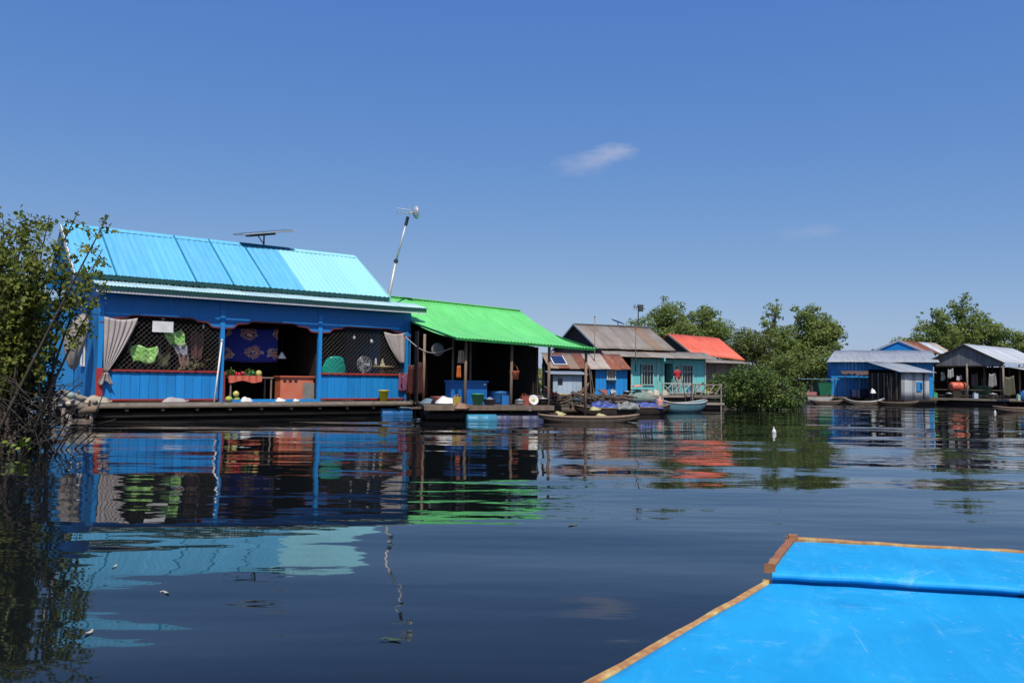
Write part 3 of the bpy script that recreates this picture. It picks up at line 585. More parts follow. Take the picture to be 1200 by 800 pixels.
def sack(name, label, loc, rz, m, sx=.5, sy=.25, sz=.14, cat='bag', group=None):
    t = thing(name, label, cat, loc, rz, group); b = MB(); q = random.Random(hash(label) % 999)
    b.grid(lambda u, v: (sx * (u - .5) * (1 - .25 * abs(2 * v - 1)), sy * (v - .5), .012 + sz * max(0, math.sin(math.pi * u)) ** .6 * max(0, math.sin(math.pi * v)) ** .6 * (1 + .25 * math.sin(9 * u + 5 * v) * math.cos(7 * v))), 14, 10)
    b.grid(lambda u, v: (sx * (.5 - u) * (1 - .25 * abs(2 * v - 1)), sy * (v - .5), .004), 14, 10)
    b.build('sack', m, t, True); MB().tube([(sx * .45, 0, .02), (sx * .52, .02, .06), (sx * .56, -.02, .03)], [.03, .018, .03], 6).build('knot', m, t, True); return t
sack('plastic_bag', 'white plastic bag lying right of the gourds', F1.p(4.98, -.92, FL), T1, white_pl, .42, .24, .15, group='bags on the shop deck')
sack('plastic_bag', 'pale bag lying on the deck below the long blue railing', F1.p(2.75, -.86, FL), T1, curtain_p, .75, .26, .14, group='bags on the shop deck')
sack('plastic_bag', 'small white bag in the middle of the shop step', F1.p(6.1, -.98, FL), T1, white_pl, .32, .2, .12, group='bags on the shop deck')
sack('plastic_bag', 'tiny white bag at the right of the shop step', F1.p(6.65, -.98, FL), T1, white_pl, .2, .14, .09, group='bags on the shop deck')
sack('cloth_bundle', 'pale cloth bundle at the front left deck corner', F1.p(.55, -.95, FL), T1, mat('bundle', (.42, .36, .26)), .7, .4, .2, cat='bundle')

def crate(F, x, y, z):
    t = thing('counter_box', 'orange wooden counter box with grey front panel in the shop entrance', 'box', F.p(x, y, z), F.t)
    MB().box((0, 0, .42), (1.2, .5, .80)).build('box', orange, t); MB().box((.42, -.262, .36), (.42, .02, .56)).build('panel', mat('grey_panel', (.26, .24, .20), rough=.8), t); MB().box((0, -.02, .85), (1.28, .58, .05)).build('lid', orange, t)
    for k in range(3): MB().box((-.45 + .2 * k, -.262, .7), (.1, .02, .06)).build('slot', dark_in, t)
crate(F1, 7.0, .05, FL)
t = thing('white_pole', 'thin white pole leaning against the shop post', 'pole', F1.p(3.93, -.98, FL), T1); MB().tube([(0, 0, 0), (.14, .15, .95), (.30, .36, 1.95)], .028, 8).build('pipe', white_pl, t, True); MB().tube([(.30, .36, 1.95), (.31, .37, 2.03)], .036, 8).build('cap', white_pl, t, True)
# goods behind the net
def hung_goods(name, label, x, y, z, ww, hh, m, lean=0, strap=True):
    t = thing(name, label, 'packet', F1.p(x, y, z), T1, 'goods hung behind the wire net'); b = MB()
    b.grid(lambda u, v: (ww * (u - .5) * (1 + .15 * math.sin(5 * v)) + lean * v, .05 * math.sin(u * 11) - .02, -hh * v + .05 * math.sin(7 * u)), 16, 8); b.build('packets', m, t, True, solid=.03)
    if strap: MB().tube([(0, 0, 0), (0, .05, 3.2 - z + FL)], .006, 4).build('cord', black, t)
    return t
stripe = mat('lime_packets', (.16, .66, .04), (.62, .78, .40), rough=.5, scale=9, stretch=(1.4, .2, .4), var=.02)
hung_goods('packet_strip', 'lime green packets low behind the left end of the net', 1.95, -.28, 2.22, .72, .50, stripe)
hung_goods('packet_strip', 'lime green packets high in the middle of the left net', 2.78, -.25, 2.78, .52, .50, stripe, .18)
hung_goods('packet_strip', 'pale packets hanging below the higher lime ones', 3.0, -.23, 2.36, .34, .38, mat('pale_packets', (.55, .55, .62), (.3, .3, .36), scale=12), .12, False)
hung_goods('packet_strip', 'brown packets trailing below the pale ones', 3.15, -.2, 2.0, .25, .45, mat('brown_packets', (.22, .10, .08), (.4, .3, .25), scale=12), .05, False)
hung_goods('packet_strip', 'dim olive goods between the two lime packets', 2.45, -.1, 2.08, .55, .45, mat('olive_goods', (.14, .13, .05), (.07, .07, .04), scale=9))
hung_goods('packet_strip', 'dark red goods hanging right behind the left net', 3.6, -.05, 2.75, .35, .9, mat('maroon_goods', (.15, .05, .05), (.08, .04, .04), scale=8))
t = thing('paper_notice', 'white paper sheet hung at the top of the left net', 'paper', F1.p(2.42, YF - .04, 2.68), T1); MB().box((0, 0, .17), (.62, .012, .34)).build('sheet', white_pl, t); MB().tube([(0, 0, .34), (0, .02, .62)], .006, 4).build('cord', black, t)
def plant(label, x, y, z, n, s):
    t = thing('potted_plant', label, 'plant', F1.p(x, y, z), T1); MB().lathe([(.12, 0), (.16, .22), (.17, .24), (.14, .24)], 12).build('pot', wood_post, t, True)
    g = np.random.default_rng(4).normal(0, 1, (n, 3)) * np.array([.22, .15, .14]) + np.array([0, 0, .5]); quads_object('leaves', leaf_mesh(g, np.tile([0, -.5, .5], (n, 1)), .22 * s, .07 * s, 3), leaf_mat('leaf_dim', (.10, .10, .04), (.30, .28, .16)), t)['kind'] = 'stuff'
plant('spiky plant standing behind the right end of the left net', 3.35, -.2, 1.2, 70, 1)
MB_sh = thing('goods_shelf', 'dark shelf rack with goods at the back of the left bay', 'shelf', F1.p(2.4, 1.0, FL), T1)
for k in range(4): MB().box((0, 0, .3 + .6 * k), (2.8, .4, .04)).build('shelf_board', wood_dark, MB_sh)
for sx in (-1.4, 1.4): MB().box((sx, 0, 1.1), (.05, .4, 2.2)).build('upright', wood_dark, MB_sh)
gcol = [mat('tin_%s' % n, c, rough=.5) for n, c in (('rust', (.3, .1, .05)), ('dun', (.3, .26, .2)), ('slate', (.1, .14, .2)), ('moss', (.1, .16, .06)), ('brick', (.28, .06, .05)))]
for k in range(3):
    for j in range(9):
        h_ = r_.uniform(.2, .4); nm = ['rust red', 'dun brown', 'slate blue', 'moss green', 'brick red'][(j * 2 + k) % 5]; pos = ['bottom', 'middle', 'upper'][k]
        o = tag(MB().lathe([(.07, 0), (.08, .01), (.08, h_ - .02), (.05, h_)], 8).build('goods_tin', gcol[(j * 2 + k) % 5], None, True), '%s tin, %s from the left on the %s shelf of the dim rack' % (nm, ['first', 'second', 'third', 'fourth', 'fifth', 'sixth', 'seventh', 'eighth', 'ninth'][j], pos), 'tin', 'tins on the dim shelf'); o.location = F1.p(1.2 + j * .3, 1.0, FL + .33 + .6 * k)
# hanging lamp, bulbs
def lamp(label, x, y, z, r=.16):
    t = thing('hanging_lamp', label, 'lamp', F1.p(x, y, z), T1); MB().lathe([(r, 0), (r * .96, .02), (r * .4, .16), (r * .2, .22)], 14).build('lamp_shade', white_pl, t, True); MB().tube([(0, 0, .2), (0, 0, 3.9 - z)], .008, 5).build('cord', black, t)
lamp('small funnel lamp hanging in the dark shop entrance', 6.62, .3, 1.98)
def bulb(label, x, y, z, s=1):
    t = thing('light_bulb', label, 'bulb', F1.p(x, y, z), T1, 'bulbs hung along the shop front'); MB().lathe([(.01, 0), (.035 * s, .03), (.045 * s, .07), (.025 * s, .13), (.02 * s, .16)], 10).build('glass', glass_b, t, True); MB().tube([(0, 0, .16), (0, 0, 3.25 - z)], .005, 4).build('cord', black, t)
bulb('round bulb left of the long one behind the right net', 9.05, -.4, 2.72, 1.3); bulb('long bulb nearest the short pale curtain', 9.75, -.4, 2.60, 1.5); bulb('bulb above the paper notice', 2.45, -.4, 3.06, 1.1); bulb('small bulb above the spiky plant', 3.7, -.4, 2.85, .9)
# teal chair seen from behind
t = thing('plastic_chair', 'teal plastic chair with rounded back behind the right railing', 'chair', F1.p(8.45, -.12, FL), T1)
b = MB(); b.grid(lambda u, v: ((u - .5) * (.52 + .42 * math.sin(min(1, v * 1.25) * math.pi * .62) - .18 * max(0, v - .75) * 4 * abs(2 * u - 1) ** 2), .02 - .16 * (2 * u - 1) ** 2 * -1 - .12 * v, .62 + .98 * v - .22 * v * abs(2 * u - 1) ** 3), 18, 14); b.build('backrest', teal, t, True, solid=.03)
MB().box((0, .28, .60), (.56, .52, .05)).build('seat', teal, t)
for sx in (-1, 1):
    for y_ in (.06, .5): MB().tube([(sx * .25, y_, 0), (sx * .22, y_, .6)], [.03, .035], 6).build('leg', teal, t)
    MB().tube([(sx * .36, .0, .95), (sx * .36, .45, .9), (sx * .28, .5, .6)], .025, 6).build('armrest', teal, t, True)
t = thing('table_fan', 'round wire table fan standing behind the right railing', 'fan', F1.p(9.55, -.2, FL + .72), T1)
b = MB(); rot = Matrix.Rotation(R(90), 3, 'X')
for rr in (.12, .22, .29): b.tube([(rr * math.cos(a * math.pi / 12), -.05 + .03 * (rr < .2), .62 + rr * math.sin(a * math.pi / 12)) for a in range(25)], .009, 5)
for a in range(12): b.tube([(0, -.06, .62), (.29 * math.cos(a * math.pi / 6), -.05, .62 + .29 * math.sin(a * math.pi / 6))], .005, 4)
b.build('guard', metal, t)
for a in range(3):
    c, s = math.cos(a * 2.094), math.sin(a * 2.094); MB().add([(0, 0, .62), (.24 * c - .06 * s, .02, .62 + .24 * s + .06 * c), (.26 * c, 0, .62 + .26 * s), (.22 * c + .07 * s, -.02, .62 + .22 * s - .07 * c)], [(0, 1, 2, 3)]).build('blade', pale_blue, t, solid=.004)
MB().tube([(0, .05, .05), (0, .05, .62)], .02, 6).build('stand', white_pl, t); MB().lathe([(.16, 0), (.15, .04), (.03, .06)], 12, (0, .05, 0)).build('base', white_pl, t, True)
MB().box((0, .05, -.36), (.5, .4, .72)).build('plinth', wood_dark, t)
t = thing('pedestal_dish', 'yellowish pedestal dish with a bottle behind the right railing', 'dish', F1.p(10.35, -.15, FL + .62), T1); dm = mat('brassy', (.32, .26, .12), (.42, .38, .26), scale=8)
MB().lathe([(.16, 0), (.14, .05), (.08, .12), (.13, .30), (.15, .42), (.08, .50), (.07, .56), (.42, .62), (.45, .66), (.1, .68), (.06, .8), (.02, .95)], 16).build('stand', dm, t, True); MB().lathe([(.05, .66), (.05, .84), (.02, .9), (.02, .95)], 10, (-.28, 0, 0)).build('bottle', white_pl, t, True); MB().box((0, .05, -.31), (.5, .4, .62)).build('plinth', wood_dark, t)
t = thing('bucket', 'yellow bucket with rim standing before the right railing', 'bucket', F1.p(10.05, -.85, FL), T1)
MB().lathe([(.13, 0), (.18, .36), (.2, .37), (.2, .40), (.175, .40), (.125, .03)], 16).build('pail', yellow, t, True); MB().tube([(.19 * math.cos(a * math.pi / 8), -.03, .39 - .12 * math.sin(a * math.pi / 8)) for a in range(9)], .006, 5).build('handle', metal, t)
t = thing('patterned_cloth', 'dark patterned cloth hung over the right end of the railing', 'cloth', F1.p(0, 0, 0), T1); b = MB(); b.grid(lambda u, v: (10.78 + .5 * u, YF - .13 - .02 * math.sin(u * 12), 1.52 - .62 * v - .08 * math.sin(u * 5)), 14, 8); b.build('cloth', mat('patterned', (.05, .04, .14), (.30, .08, .10), scale=16, rough=.85), t, True, solid=.01); MB().tube([(10.75, YF - .13, 1.52), (11.3, YF - .13, 1.52)], .015, 6).build('rod', wood_post, t)
# drums under the decks
def drum(label, loc, rz, m, L_=1.0, r=.28, group='float drums under the decks'):
    loc = Vector(loc) - Vector((0, 0, .05 if group else 0)); r *= .9 if group else 1; t = thing('float_drum', label, 'drum', loc, rz, group); rot = Matrix.Rotation(R(90), 3, 'Y'); p = [(.02, -L_ / 2), (r * .93, -L_ / 2), (r, -L_ / 2 + .03)]
    for k in (-.17, .17): p += [(r, k * L_ - .03), (r * 1.05, k * L_), (r, k * L_ + .03)]
    p += [(r, L_ / 2 - .03), (r * .93, L_ / 2), (.02, L_ / 2)]; MB().lathe(p, 16, (0, 0, 0), rot).build('shell', m, t, True)
    MB().lathe([(.03, 0), (.03, .03)], 8, (L_ / 2 - .01, 0, r * .6), rot).build('bung', black, t)
drum('blue drum under the right end of the blue shop deck', F1.p(10.5, -.92, .06), T1, drum_blue, 1.25, .27)
# rotting logs and planks at the left corner of the deck
def log(name, label, a, b, r, m, group, cat='log'):
    a, b = Vector(a), Vector(b); t = thing(name, label, cat, (a.x, a.y, a.z), 0, group); q = b - a; mid = q * .5 + Vector((r_.uniform(-.05, .05), 0, r_.uniform(-.04, .06)))
    MB().tube([(0, 0, 0), mid, q], [r, r * .92, r * .8], 8).build('log', m, t, True); st = mid + Vector((0, -.02, r * .5)); MB().tube([st, st + Vector((r * .7, -r, r * 1.6))], [r * .35, r * .22], 5).build('stub', m, t); return t
lg = 'rotten timbers at the deck corner'
for i, (lb, a, b, r, m_) in enumerate([
    ('long grey beam lying along the foot of the blue side wall', (73, 459, 24.9), (112, 471, 23.9), .09, wood_grey),
    ('pale log below the long grey beam', (54, 462, 25.2), (104, 478, 23.8), .10, wood_grey),
    ('short log sticking out left of the upright stakes', (52, 466, 24.6), (70, 459, 24.5), .08, wood_old),
    ('brown log lying lowest on the water by the deck corner', (88, 494, 23.6), (112, 497, 23.4), .09, wood_old),
    ('thick log end under the cloth bundle', (96, 484, 23.7), (113, 479, 23.5), .13, wood_post),
    ('thin dark log behind the stakes', (40, 476, 25), (96, 484, 24.4), .07, wood_dark)]):
    log('old_log', lb, at(*a), at(*b), r, m_, lg)
for i, (lb, a, b, r) in enumerate([('leftmost upright stake of the broken deck corner', (57, 470, 24.2), (54, 497, 24.2), .05), ('second upright stake from the left at the deck corner', (65, 464, 24.3), (64, 500, 24.3), .07), ('third upright stake from the left at the deck corner', (75, 478, 24), (73, 502, 24), .05), ('slanting stake at the deck corner right of the upright ones', (79, 486, 23.8), (83, 501, 23.8), .07), ('rightmost stake standing under the thick log end', (107, 484, 23.6), (107, 503, 23.6), .05)]):
    log('stake', lb, at(*a), at(*b), r, wood_grey, 'stakes at the deck corner', 'stake')
ball('net_float', 'pale green float ball lying on the rotten timbers', 'float', at(83, 464, 24.0) - Vector((0, 0, .1)), .11, mat('pale_float', (.35, .45, .40)), group='floats on the timbers'); ball('net_float', 'small cream float ball below the pale green one', 'float', at(80, 472, 23.9) - Vector((0, 0, .1)), .08, mat('cream_float', (.6, .52, .4)), group='floats on the timbers')

# solar panel and antenna mast
t = thing('solar_panel', 'tilted solar panel on a short stand on the light blue ridge', 'solar panel', F1.p(6.85, 3.0, RZ_ + .05), T1)
rotp = Matrix.Rotation(R(8), 3, 'X') @ Matrix.Rotation(R(-11), 3, 'Y'); pc = Vector((0, 0, .48))
MB().box(pc, (2.05, 1.1, .05), rotp).build('frame', mat('alu_frame', (.55, .56, .57), metal=.3, rough=.4), t); MB().box(pc + rotp @ Vector((0, 0, .028)), (1.97, 1.02, .008), rotp).build('cells', pv, t); MB().box(pc + rotp @ Vector((0, 0, -.03)), (1.98, 1.04, .014), rotp).build('back_sheet', metal_dark, t); MB().box(pc + rotp @ Vector((-.15, 0, -.08)), (1.0, .5, .08), rotp).build('bracket', metal_dark, t)
MB().tube([(0, 0, -.06), (0, 0, .42)], .03, 6).build('stand', metal_dark, t); MB().tube([(0, 0, .02), (-.28, 0, .38)], .02, 6).build('brace', metal_dark, t)
YM = 32.3; mb_, mt_ = at(455, 350, YM), at(476, 262, YM); ax = (mt_ - mb_).normalized(); low = mb_ - ax * 3.4; t = thing('antenna_mast', 'leaning grey pole with a television antenna beside the light blue roof', 'antenna', low)
j1 = at(464, 306, YM); j2 = at(477, 259, YM)
MB().tube([(0, 0, 0), mb_ - low, j1 - low], .062, 8).build('lower_pole', metal, t, True); MB().tube([j1 - low - ax * .1, mt_ - low], .042, 8).build('upper_pole', metal, t, True); MB().tube([j1 - low - ax * .06, j1 - low + ax * .06], .085, 8).build('collar', metal_dark, t)
MB().tube([at(475.5, 264, YM) - low, at(478, 254, YM) - low], .065, 8).build('clamp', metal_dark, t)
hd = at(479, 250, YM) - low; ds = MB(); rot = Vector((.85, .35, .1)).to_track_quat('Z', 'Y').to_matrix()
ds.lathe([(.02, -.02), (.15, .02), (.24, .09), (.27, .16), (.25, .165), (.15, .05), (.02, .02)], 16, at(484, 249, YM) - low, rot); ds.build('reflector', metal, t, True)
bm_ = MB(); e0 = at(465.5, 244, YM) - low; e1 = at(466, 249, YM) - low
bm_.tube([hd, e1, e0, at(479, 246, YM) - low], .017, 5); bm_.tube([hd, at(484, 249, YM) - low], .03, 5); bm_.tube([at(478, 241, YM) - low, at(483, 253, YM) - low], .02, 5)
for k in range(4): c = hd.lerp(e1, k / 3); bm_.tube([c - Vector((0, .28, 0)), c + Vector((0, .28, 0))], .01, 4)
bm_.build('director_loop', metal, t)

# ================================================================== HOUSE 2 : green roof
a0, a1 = atx(545, 26.5, 0), atx(686, 28.0, 0); T2 = math.atan2(a1.y - a0.y, a1.x - a0.x); F2 = Frame(a0.x, a0.y, T2)
h2 = thing('floating_house', 'dark open floating house under a bright green metal roof', 'house', F2.o, T2, 'floating houses')
inv = F2.m.inverted()
def L2(p): return inv @ (p - F2.o)
gl, gr = L2(at(534, 395, 25.9)), L2(at(698, 408, 27.8)); ml, mr_ = L2(at(482, 376, 31)), L2(at(648, 391, 32.3)); rl, rr_ = L2(at(452, 347, 34.2)), L2(at(609, 364, 35.8))
bl, br = L2(at(452, 347, 34.2)) + Vector((0, 3.4, -1.3)), L2(at(609, 364, 35.8)) + Vector((0, 3.4, -1.3))
def curve3(a, b, c, t):   # smooth line through eave, fold and ridge points
    k = .58; t1 = t / k
    return a * ((t - k) * (t - 1) / k) + b * (t * (t - 1) / (k * (k - 1))) + c * (t * (t - k) / (1 - k))
for i in range(6):
    u0, u1 = i / 6, (i + 1) / 6; wl = (gr - gl).length; nw = 7 * 4
    def gfn(u, v, u0=u0, u1=u1):
        w_ = u0 + (u1 - u0) * u; p = curve3(gl.lerp(gr, w_), ml.lerp(mr_, w_), rl.lerp(rr_, w_), v)
        return p + Vector((0, -.3, .95)) * (.013 * math.cos(2 * math.pi * 7 * u) + .012 * noise.noise(p * 1.2)) + Vector((0, .03 * noise.noise(Vector((w_ * 9, 0, 0))) * (1 - v), 0))
    MB().grid(gfn, nw, 14).build('roof_sheet', roof_green, h2, True, solid=.006)
roof(h2, br, bl, rl, rr_, 5, [roof_green], pitch=.11, amp=.014, lap=0)
MB().beam(rl + Vector((0, 0, .02)), rr_ + Vector((0, 0, .02)), .22, .03).build('ridge_cap', roof_green, h2)
MB().beam(gl + Vector((0, .02, -.05)), gr + Vector((0, .02, -.05)), .03, .07).build('eave_board', green_edge, h2); MB().beam(gl + Vector((0, 0, -.04)), ml + Vector((0, 0, -.04)), .03, .06).build('eave_board', green_edge, h2); MB().beam(gr + Vector((0, 0, -.05)), mr_ + Vector((0, 0, -.05)), .03, .07).build('eave_board', green_edge, h2)
F2L = .50
def roofz(x, y):   # underside height of the sagging roof, by search over its surface
    best = (9e9, 0)
    for k in range(41):
        v = k / 40; a, b = curve3(gl, ml, rl, v), curve3(gr, mr_, rr_, v); w_ = (x - a.x) / (b.x - a.x); p = a.lerp(b, w_)
        if abs(p.y - y) < best[0]: best = (abs(p.y - y), p.z)
    return best[1] - .09
D = (a1 - a0).length
for px_ in (0, (597 - 545) / 141 * D, (641 - 545) / 141 * D, D):
    MB().tube([(px_, 0, F2L - .45), (px_ + .02, 0, roofz(px_, 0))], .05, 7).build('post', wood_post, h2, True)
for px_ in (-.7, .35, 1.0): MB().tube([(px_, 2.6, F2L - .1), (px_, 2.6, roofz(px_, 2.6))], .05, 7).build('post', wood_post, h2, True)
MB().prism([(-1.45, -.38, F2L - .12), (2.9, -.38, F2L - .12), (2.9, 6.5, F2L - .12), (-.1, 6.5, F2L - .12)], (0, 0, .12)).build('deck', wood_old, h2); MB().box((.75, -.42, F2L - .08), (4.4, .07, .15)).build('edge_board', wood_old, h2)
for i in range(5): MB().tube([(-1.3 + .28 * i, -.1 + i * 1.3, .15), (3.2, -.1 + i * 1.3, .13)], .12, 7).build('float_log', wood_dark, h2, True)
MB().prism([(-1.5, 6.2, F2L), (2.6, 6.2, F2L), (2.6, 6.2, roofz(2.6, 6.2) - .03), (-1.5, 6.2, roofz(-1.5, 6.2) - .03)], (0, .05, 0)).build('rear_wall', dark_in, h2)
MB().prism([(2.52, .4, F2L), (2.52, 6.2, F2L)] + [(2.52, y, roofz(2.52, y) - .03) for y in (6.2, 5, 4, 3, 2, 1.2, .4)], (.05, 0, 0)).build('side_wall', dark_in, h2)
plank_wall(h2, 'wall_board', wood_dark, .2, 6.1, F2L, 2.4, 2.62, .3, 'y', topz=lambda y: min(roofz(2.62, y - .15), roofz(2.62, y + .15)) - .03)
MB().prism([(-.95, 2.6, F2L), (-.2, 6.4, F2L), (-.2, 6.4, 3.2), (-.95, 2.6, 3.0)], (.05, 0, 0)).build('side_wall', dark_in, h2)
MB().box((1.2, 5.0, roofz(0, 5.0) - .05), (2.8, .08, .1)).build('tie_beam', wood_dark, h2)
def put2(px, y, z): # point on the deck of the green house under picture column px
    best = None
    for k in range(400):
        x = -4 + k * .02; p = F2.p(x, y, z); c = CAMROT.to_3x3().inverted() @ (p - Vector((0, 0, CAMZ))); u = 600 + FPX * c.x / -c.z
        if best is None or abs(u - px) < best[0]: best = (abs(u - px), p)
    return best[1]
t = thing('storage_bin', 'large blue plastic bin behind the first post of the green roofed house', 'bin', put2(546, .9, F2L), T2)
MB().prism([(-.62, -.35, 0), (.62, -.35, 0), (.62, .35, 0), (-.62, .35, 0)], (0, 0, .74)).build('body', bin_blue, t); MB().box((0, 0, .76), (1.32, .78, .06)).build('rim', bin_blue, t); MB().box((.53, -.37, .66), (.08, .03, .05)).build('latch', white_pl, t)
t = thing('bucket', 'green bucket standing beside the first post of the green roofed house', 'bucket', put2(560, -.12, F2L), T2); MB().lathe([(.15, 0), (.21, .33), (.23, .34), (.23, .37), (.2, .37), (.14, .04)], 16).build('pail', green_pl, t, True); MB().tube([(.21 * math.cos(a * math.pi / 8), -.03, .36 - .1 * math.sin(a * math.pi / 8)) for a in range(9)], .006, 5).build('handle', metal, t)
t = thing('basin', 'grey plastic basin right of the green bucket', 'basin', put2(574, -.08, F2L), T2); MB().lathe([(.14, 0), (.22, .18), (.24, .19), (.2, .18), (.12, .03)], 16).build('bowl', drum_grey, t, True); sk = MB().lathe([(.03, .02), (.1, .1), (.12, .22), (.02, .26)], 10).build('contents', mat('wash', (.25, .3, .38)), t, True)
t = thing('water_jar', 'dim blue tub behind the grey basin', 'tub', put2(584, .9, F2L), T2); MB().lathe([(.3, 0), (.36, .1), (.38, .38), (.40, .40), (.35, .4)], 16).build('body', drum_blue, t, True); MB().lathe([(.39, .40), (.3, .45), (.02, .46)], 16).build('lid', drum_blue, t, True)
t = thing('basket', 'small orange basket hanging on the second post', 'basket', put2(603, .05, 1.35), T2); MB().lathe([(.13, 0), (.17, .25), (.18, .27), (.15, .26), (.11, .03)], 12).build('basket', orange, t, True); MB().tube([(-.14, 0, .26), (-.08, 0, .42), (.0, 0, .5), (.08, 0, .42), (.14, 0, .26)], .01, 5).build('handle', orange, t)
t = thing('round_dish', 'white round dish propped near the third post', 'dish', put2(625, -.25, F2L), T2); MB().lathe([(.02, 0), (.15, .01), (.17, .05), (.16, .05), (.1, .02), (.02, .02)], 16, (0, 0, .17), Matrix.Rotation(R(75), 3, 'X')).build('dish', white_pl, t, True); MB().lathe([(.07, .012), (.06, .03), (.02, .03)], 12, (0, 0, .17), Matrix.Rotation(R(75), 3, 'X')).build('centre', fruit_y, t, True)
t = thing('basket', 'dim olive basket behind the white round dish', 'basket', put2(627, .35, F2L), T2); MB().lathe([(.18, 0), (.26, .3), (.28, .32), (.24, .31), (.16, .03)], 14).build('basket', mat('olive', (.12, .13, .08)), t, True); MB().lathe([(.27, .27), (.285, .29), (.27, .31)], 14).build('rim', wood_post, t, True)
def hung(label, px, y, z, ww, hh, m, cat='cloth', group='clothes hung in the green roofed house'):
    t = thing('hanging_cloth', label, cat, put2(px, y, z), T2, group); b = MB(); b.grid(lambda u, v: (ww * (u - .5) * (.7 + .3 * v), .05 * math.sin(u * 13), -hh * v), 14, 8); b.build('cloth', m, t, True, solid=.02); MB().tube([(-ww * .4, 0, .01), (ww * .4, 0, .01)], .012, 5).build('hanger', wood_post, t)
hung('bright orange cloth hanging left of the first post', 537.5, .05, 1.75, .14, .38, orange_cloth); hung('pale shirt hanging high left of the first post', 541, .12, 2.25, .24, .4, mat('dun_cloth', (.42, .36, .26)))
hung('dark red garment hanging nearest the blue shop', 484, 4.4, 1.8, .5, 1.1, mat('maroon', (.085, .02, .018))); hung('second dark red garment right of the first one', 496, 4.0, 1.9, .45, 1.2, mat('maroon2', (.10, .026, .02)))
hung('dim brown garment hanging behind the right bay', 618, 2.2, 1.9, .6, 1.2, mat('dimbrown', (.09, .065, .05)))
t = thing('cable', 'sagging pale cable slung between the blue shop and the green roof', 'cable', (0, 0, 0)); cA, cB = at(474, 393, 29.5), at(531, 407, 27.5)
t.location = cA; MB().tube([(cB - cA) * s - Vector((0, 0, .38 * math.sin(math.pi * s))) for s in [i / 12 for i in range(13)]], .017, 6).build('strand', mat('pale_cable', (.42, .40, .38)), t, True); MB().tube([(0, 0, -.06), (0, 0, .06)], .03, 6).build('tie', black, t)
t = thing('wall_dial', 'round grey plate hanging in the dark behind the cable', 'plate', put2(513, 2.3, 2.35), T2); MB().lathe([(.22, 0), (.24, .02), (.2, .03), (.02, .03)], 16, (0, 0, 0), Matrix.Rotation(R(90), 3, 'X')).build('plate', mat('dial', (.2, .2, .2)), t, True); MB().tube([(0, 0, .24), (0, 0, .7)], .008, 4).build('cord', black, t)
drum('cyan drum under the first post of the green roofed house', put2(564, -.32, .06), T2, drum_cyan, 1.0, .24); drum('grey blue drum second from the cyan one', put2(588, -.2, .06), T2, drum_grey, .5, .24); drum('purplish short drum between two bluish ones', put2(602, -.2, .07), T2, mat('drum_mauve', (.10, .08, .12), (.05, .045, .07)), .45, .22); drum('indigo drum furthest right under the green roofed house', put2(622, -.2, .05), T2, drum_grey, .75, .24)
# clutter between the two houses
for i, (lb, px, py, Y, m_, s_) in enumerate([('white sack on the gap between the two nearest houses', 523, 470, 26.8, white_pl, (.75, .4, .22)), ('blue grey bundle left of the white sack', 506, 470, 27.2, mat('bluegrey', (.12, .2, .25)), (.8, .4, .16)), ('brown bundle at the foot of the first post', 540, 476, 26.0, mat('brownsack', (.28, .15, .09)), (.45, .3, .2))]):
    p = at(px, py, Y); sack('cloth_bundle', lb, (p.x, p.y, p.z - .08), .2, m_, *s_, cat='bundle')
t = thing('gangway', 'narrow rough gangway linking the two nearest houses', 'gangway', at(483, 478, 27.4)); q = at(545, 478, 26.4) - at(483, 478, 27.4)
for k in range(4): MB().beam((0, k * .22, 0), q + Vector((0, k * .22, r_.uniform(-.03, .03))), .2, .05).build('plank', wood_old, t)
for k in range(9):
    c = q * (k / 8.0) + Vector((r_.uniform(-.1, .1), r_.uniform(-.05, .3), 0)); MB().tube([c + Vector((r_.uniform(-.3, .3), 0, -.55)), c + Vector((0, 0, .04))], .03, 5).build('prop', wood_dark, t)
hb = MB(); hb.tube([at(497, 484, 26.4), at(508, 480, 26.3), at(513, 474, 26.3)], .014, 5); o = tag(hb.build('loose_rope', mat('rope', (.25, .21, .15)), None, True), 'pale rope hanging off the rough gangway', 'rope')

# ================================================================== HOUSE 3 : turquoise house with grey zinc roof
T3 = R(25); e3 = atx(700, 50, 0); F3 = Frame(e3.x, e3.y, T3)
h3 = thing('floating_house', 'turquoise floating house with grey weathered zinc gable roof', 'house', F3.o, T3, 'floating houses')
E3, G3, LN3, SK3 = 3.34, 5.0, 5.8, 8.25
roof(h3, (0, 0, E3), (LN3, 0, E3), (LN3, 3, G3), (0, 3, G3), 7, [zinc, zinc, zinc, zinc, zinc, rust_brown, zinc], pitch=.12, amp=.015)
roof(h3, (LN3, 6, E3), (0, 6, E3), (0, 3, G3), (LN3, 3, G3), 7, [zinc], pitch=.12, amp=.015)
MB().beam((0, 3, G3 + .03), (LN3, 3, G3 + .03), .25, .03).build('ridge_cap', zinc_grey, h3)
MB().prism([(.12, .15, E3 - .05), (.12, 3, G3 - .08), (.12, 5.85, E3 - .05)], (.05, 0, 0)).build('gable', wood_dark, h3); MB().prism([(LN3 - .2, .15, E3 - .05), (LN3 - .2, 3, G3 - .08), (LN3 - .2, 5.85, E3 - .05)], (.05, 0, 0)).build('gable', wood_dark, h3)
MB().beam((-.02, -.04, E3 - .03), (-.02, 3, G3 - .03), .04, .10).build('rake_board', zinc_grey, h3); MB().beam((-.02, 6.04, E3 - .03), (-.02, 3, G3 - .03), .04, .10).build('rake_board', zinc_grey, h3); MB().beam((LN3 + .02, -.04, E3 - .05), (LN3 + .02, 3, G3 - .05), .04, .12).build('rake_board', wood_dark, h3)
